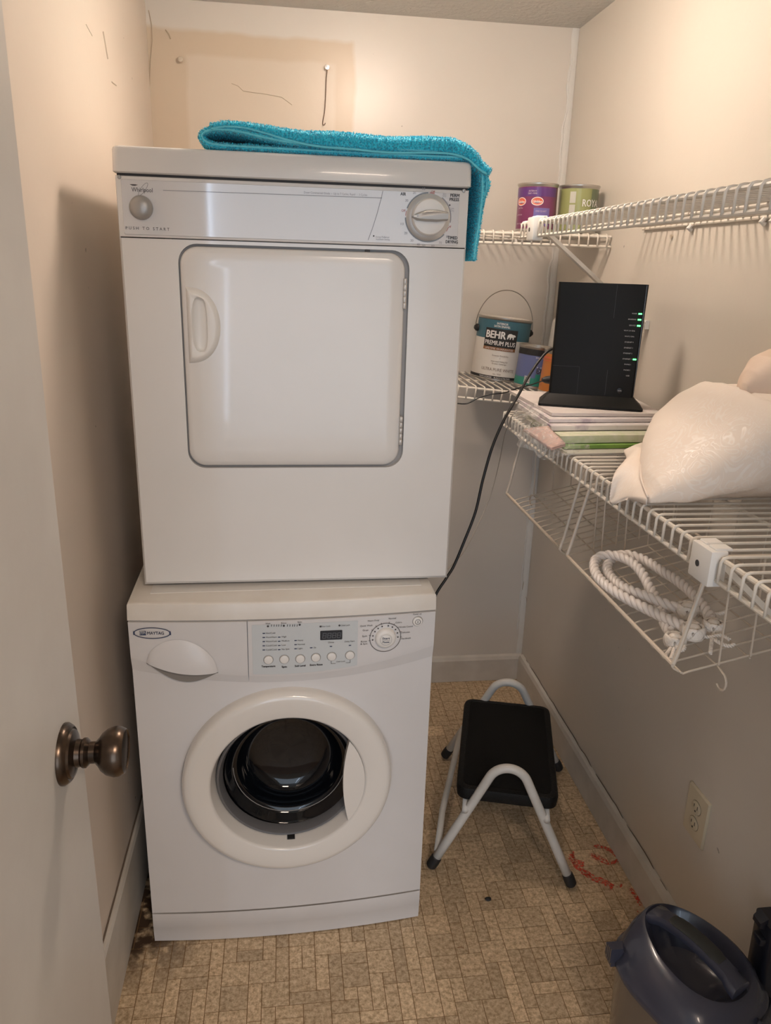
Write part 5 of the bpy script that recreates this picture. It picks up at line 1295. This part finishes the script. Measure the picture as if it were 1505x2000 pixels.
# ================================================================ WALL OUTLET
IV = mat('outlet_ivory', (.66, .58, .43), .35)
oc = Vector((XR, 1.246, .358)); ou = empty('wall_outlet', oc, 0, 'ivory double electrical outlet on the right wall near the floor', 'outlet')
mb = MB(); mb.loft([[(a, y, z) for y, z in rrect(-.040+i, .040-i, -.058+i, .058-i, .003, 3)] for a, i in ((0, 0), (-.002, 0), (-.0055, .003))]); mb.build('cover_plate', IV, ou, auto=30)
for dz in (-.0195, .0195):
    fc = MB().lathe([(.0165, -.0052), (.0165, -.0072), (.015, -.0078), (0, -.0078)], 28, 'x', (0, 0, dz), sy=.86).build('socket_face', IV, ou, auto=30)
    s_ = MB(); s_.box(-.0083, -.0076, -.0072, -.0056, dz-.002, dz+.007); s_.box(-.0083, -.0076, .0056, .0072, dz-.001, dz+.006); s_.lathe([(.0024, -.0083), (.0024, -.0076)], 10, 'x', (0, 0, dz-.008)); s_.build('socket_slots', DARK, fc, smooth=False)
    rgm = MB(); rgm.tube([(-.0056, .0172*cos(a), dz+.0150*sin(a)) for a in [2*pi*i/28 for i in range(28)]], .0005, 4, closed=True); rgm.build('socket_gap', mat('gap_brown', (.16, .12, .07), .7), fc, smooth=False)
MB().lathe([(.003, -.0052), (.0028, -.0068), (0, -.007)], 12, 'x', (0, 0, 0)).build('screw', IV, ou)

# ================================================================ CARPET CLEANER (bottom right corner of the picture)
cc_ = empty('carpet_cleaner', (.686, .952, 0), radians(0), 'dark blue carpet cleaner with handled water tank standing by the right wall', 'carpet cleaner')
M_TB = mat('tank_lid_blue', (.045, .048, .072), .25, coat=.3); M_TS = mat('tank_smoke', (.13, .105, .085), .18, coat=.3)
M_GRIP = mat('grip_grey', (.032, .034, .032), .6); M_PB = mat('post_black', (.012, .013, .02), .3, coat=.2)
AX = radians(-26)   # long axis of the tank in plan, measured from +y toward +x
ca_, sa_ = cos(AX), sin(AX)
def tl(a, b, z):
    """a along the width, b along the long axis (positive = away from the camera)"""
    return (a*ca_+b*sa_*1.0, -a*sa_*1.0*-1*-1+b*ca_, z) if False else (a*ca_+b*sa_, -a*sa_+b*ca_, z)
def egg(w_, l_, z, ob=0, tz=0, n=44, p=.72, oa=0):
    o = []
    for i in range(n):
        t = 2*pi*i/n; c, s_ = cos(t), sin(t); k = 1-.16*s_
        o.append(tl(oa+w_*k*abs(c)**p*(1 if c > 0 else -1), ob+l_*abs(s_)**p*(1 if s_ > 0 else -1), z+tz*s_))
    return o
mb = MB(); mb.loft([egg(.088, .098, .045), egg(.098, .108, .055), egg(.101, .112, .16), egg(.104, .116, .262)])
mb.build('water_tank', M_TS, cc_, auto=40)
mb = MB(); mb.loft([egg(.104, .116, .262), egg(.109, .121, .264), egg(.110, .122, .272), egg(.107, .119, .277), egg(.104, .116, .279), egg(.1005, .113, .290, tz=.002, p=.8), egg(.092, .107, .310, tz=.008, p=.86, oa=.004), egg(.077, .099, .323, tz=.012, p=.92, oa=.012), egg(.072, .095, .3245, tz=.013, p=.95, oa=.014), egg(.067, .088, .316, tz=.010, p=.95, oa=.015), egg(.056, .074, .290, tz=.004, p=.95, oa=.016), egg(.042, .056, .270, oa=.016), egg(.02, .03, .265, oa=.016)])
tlid = mb.build('tank_lid', M_TB, cc_, auto=45)
hp2 = []
for i in range(15):
    t = i/14; b = .088-.178*t; hp2.append((b, .327+.020*sin(pi*t)**.8+.008*(1-t)))
def hring(b, z, w_, th): return [tl(x+.012, b, z+q) for x, q in [(-w_, -th), (-w_*1.05, 0), (-w_*.8, th*.8), (0, th), (w_*.8, th*.8), (w_*1.05, 0), (w_, -th), (0, -th*1.1)]]
mb = MB(); mb.loft([hring(b, z-.004, .0165 if 1 < i < 13 else .022, .009) for i, (b, z) in enumerate(hp2)]); mb.build('tank_handle', M_TB, tlid, auto=50)
mb = MB(); mb.loft([hring(b, z+.0035, .0135*(1 if 0 < k < 8 else .75), .0025) for k, (b, z) in enumerate(hp2[3:12])]); mb.build('handle_grip', M_GRIP, tlid, auto=50)
rbx = MB(); q0_ = tl(-.078, .094, 0)
for k in range(4): rbx.box(q0_[0]-.012, q0_[0]+.010, q0_[1]-.012+.006*k, q0_[1]-.0075+.006*k, .272, .302-.002*k)
rbx.box(q0_[0]-.009, q0_[0]+.030, q0_[1]-.0115, q0_[1]+.0115, .262, .294); rbx.build('tank_latch', M_TB, cc_, smooth=False)
# base, wheels and the upright post leaning at the wall side
rbox('cleaner_base', -.04, .150, -.20, .10, .012, .05, M_PB, cc_, .012, 3)
for sx in (-.02, .144): MB().lathe([(.03, -.008), (.036, -.006), (.036, .006), (.03, .008)], 24, 'x', (sx, .09, .037)).build('wheel', RUBBER, cc_)
px0 = at(1484, 1995, 'x', .80)-Vector((.668, .965, 0)); 
mb = MB(); mb.loft([[(x, y, z) for x, y in rrect(.122+k, .160+k, -.045+j, .005+j, .008, 3)] for z, k, j in ((.04, -.004, .0), (.25, .0, .01), (.385, .003, .02))]); mb.build('upright_post', M_PB, cc_, auto=30)
rbox('cord_hook', .113, .135, -.02, .005, .345, .360, M_PB, cc_, .004, 2)
mb = MB(); mb.loft([[(.128, y, z) for y, z in ((-.01, .372), (.015, .372), (.015, .395), (-.01, .395))], [(.116, y, z) for y, z in ((-.008, .374), (.013, .374), (.013, .384), (-.008, .384))]]); mb.build('cord_hook', M_PB, cc_, auto=30)
mb = MB(); mb.tube([tl(.02, -.118, .268), (.08, -.10, .262), (.13, -.05, .25)], .014, 12); mb.build('tank_spout', M_TB, cc_, auto=0)
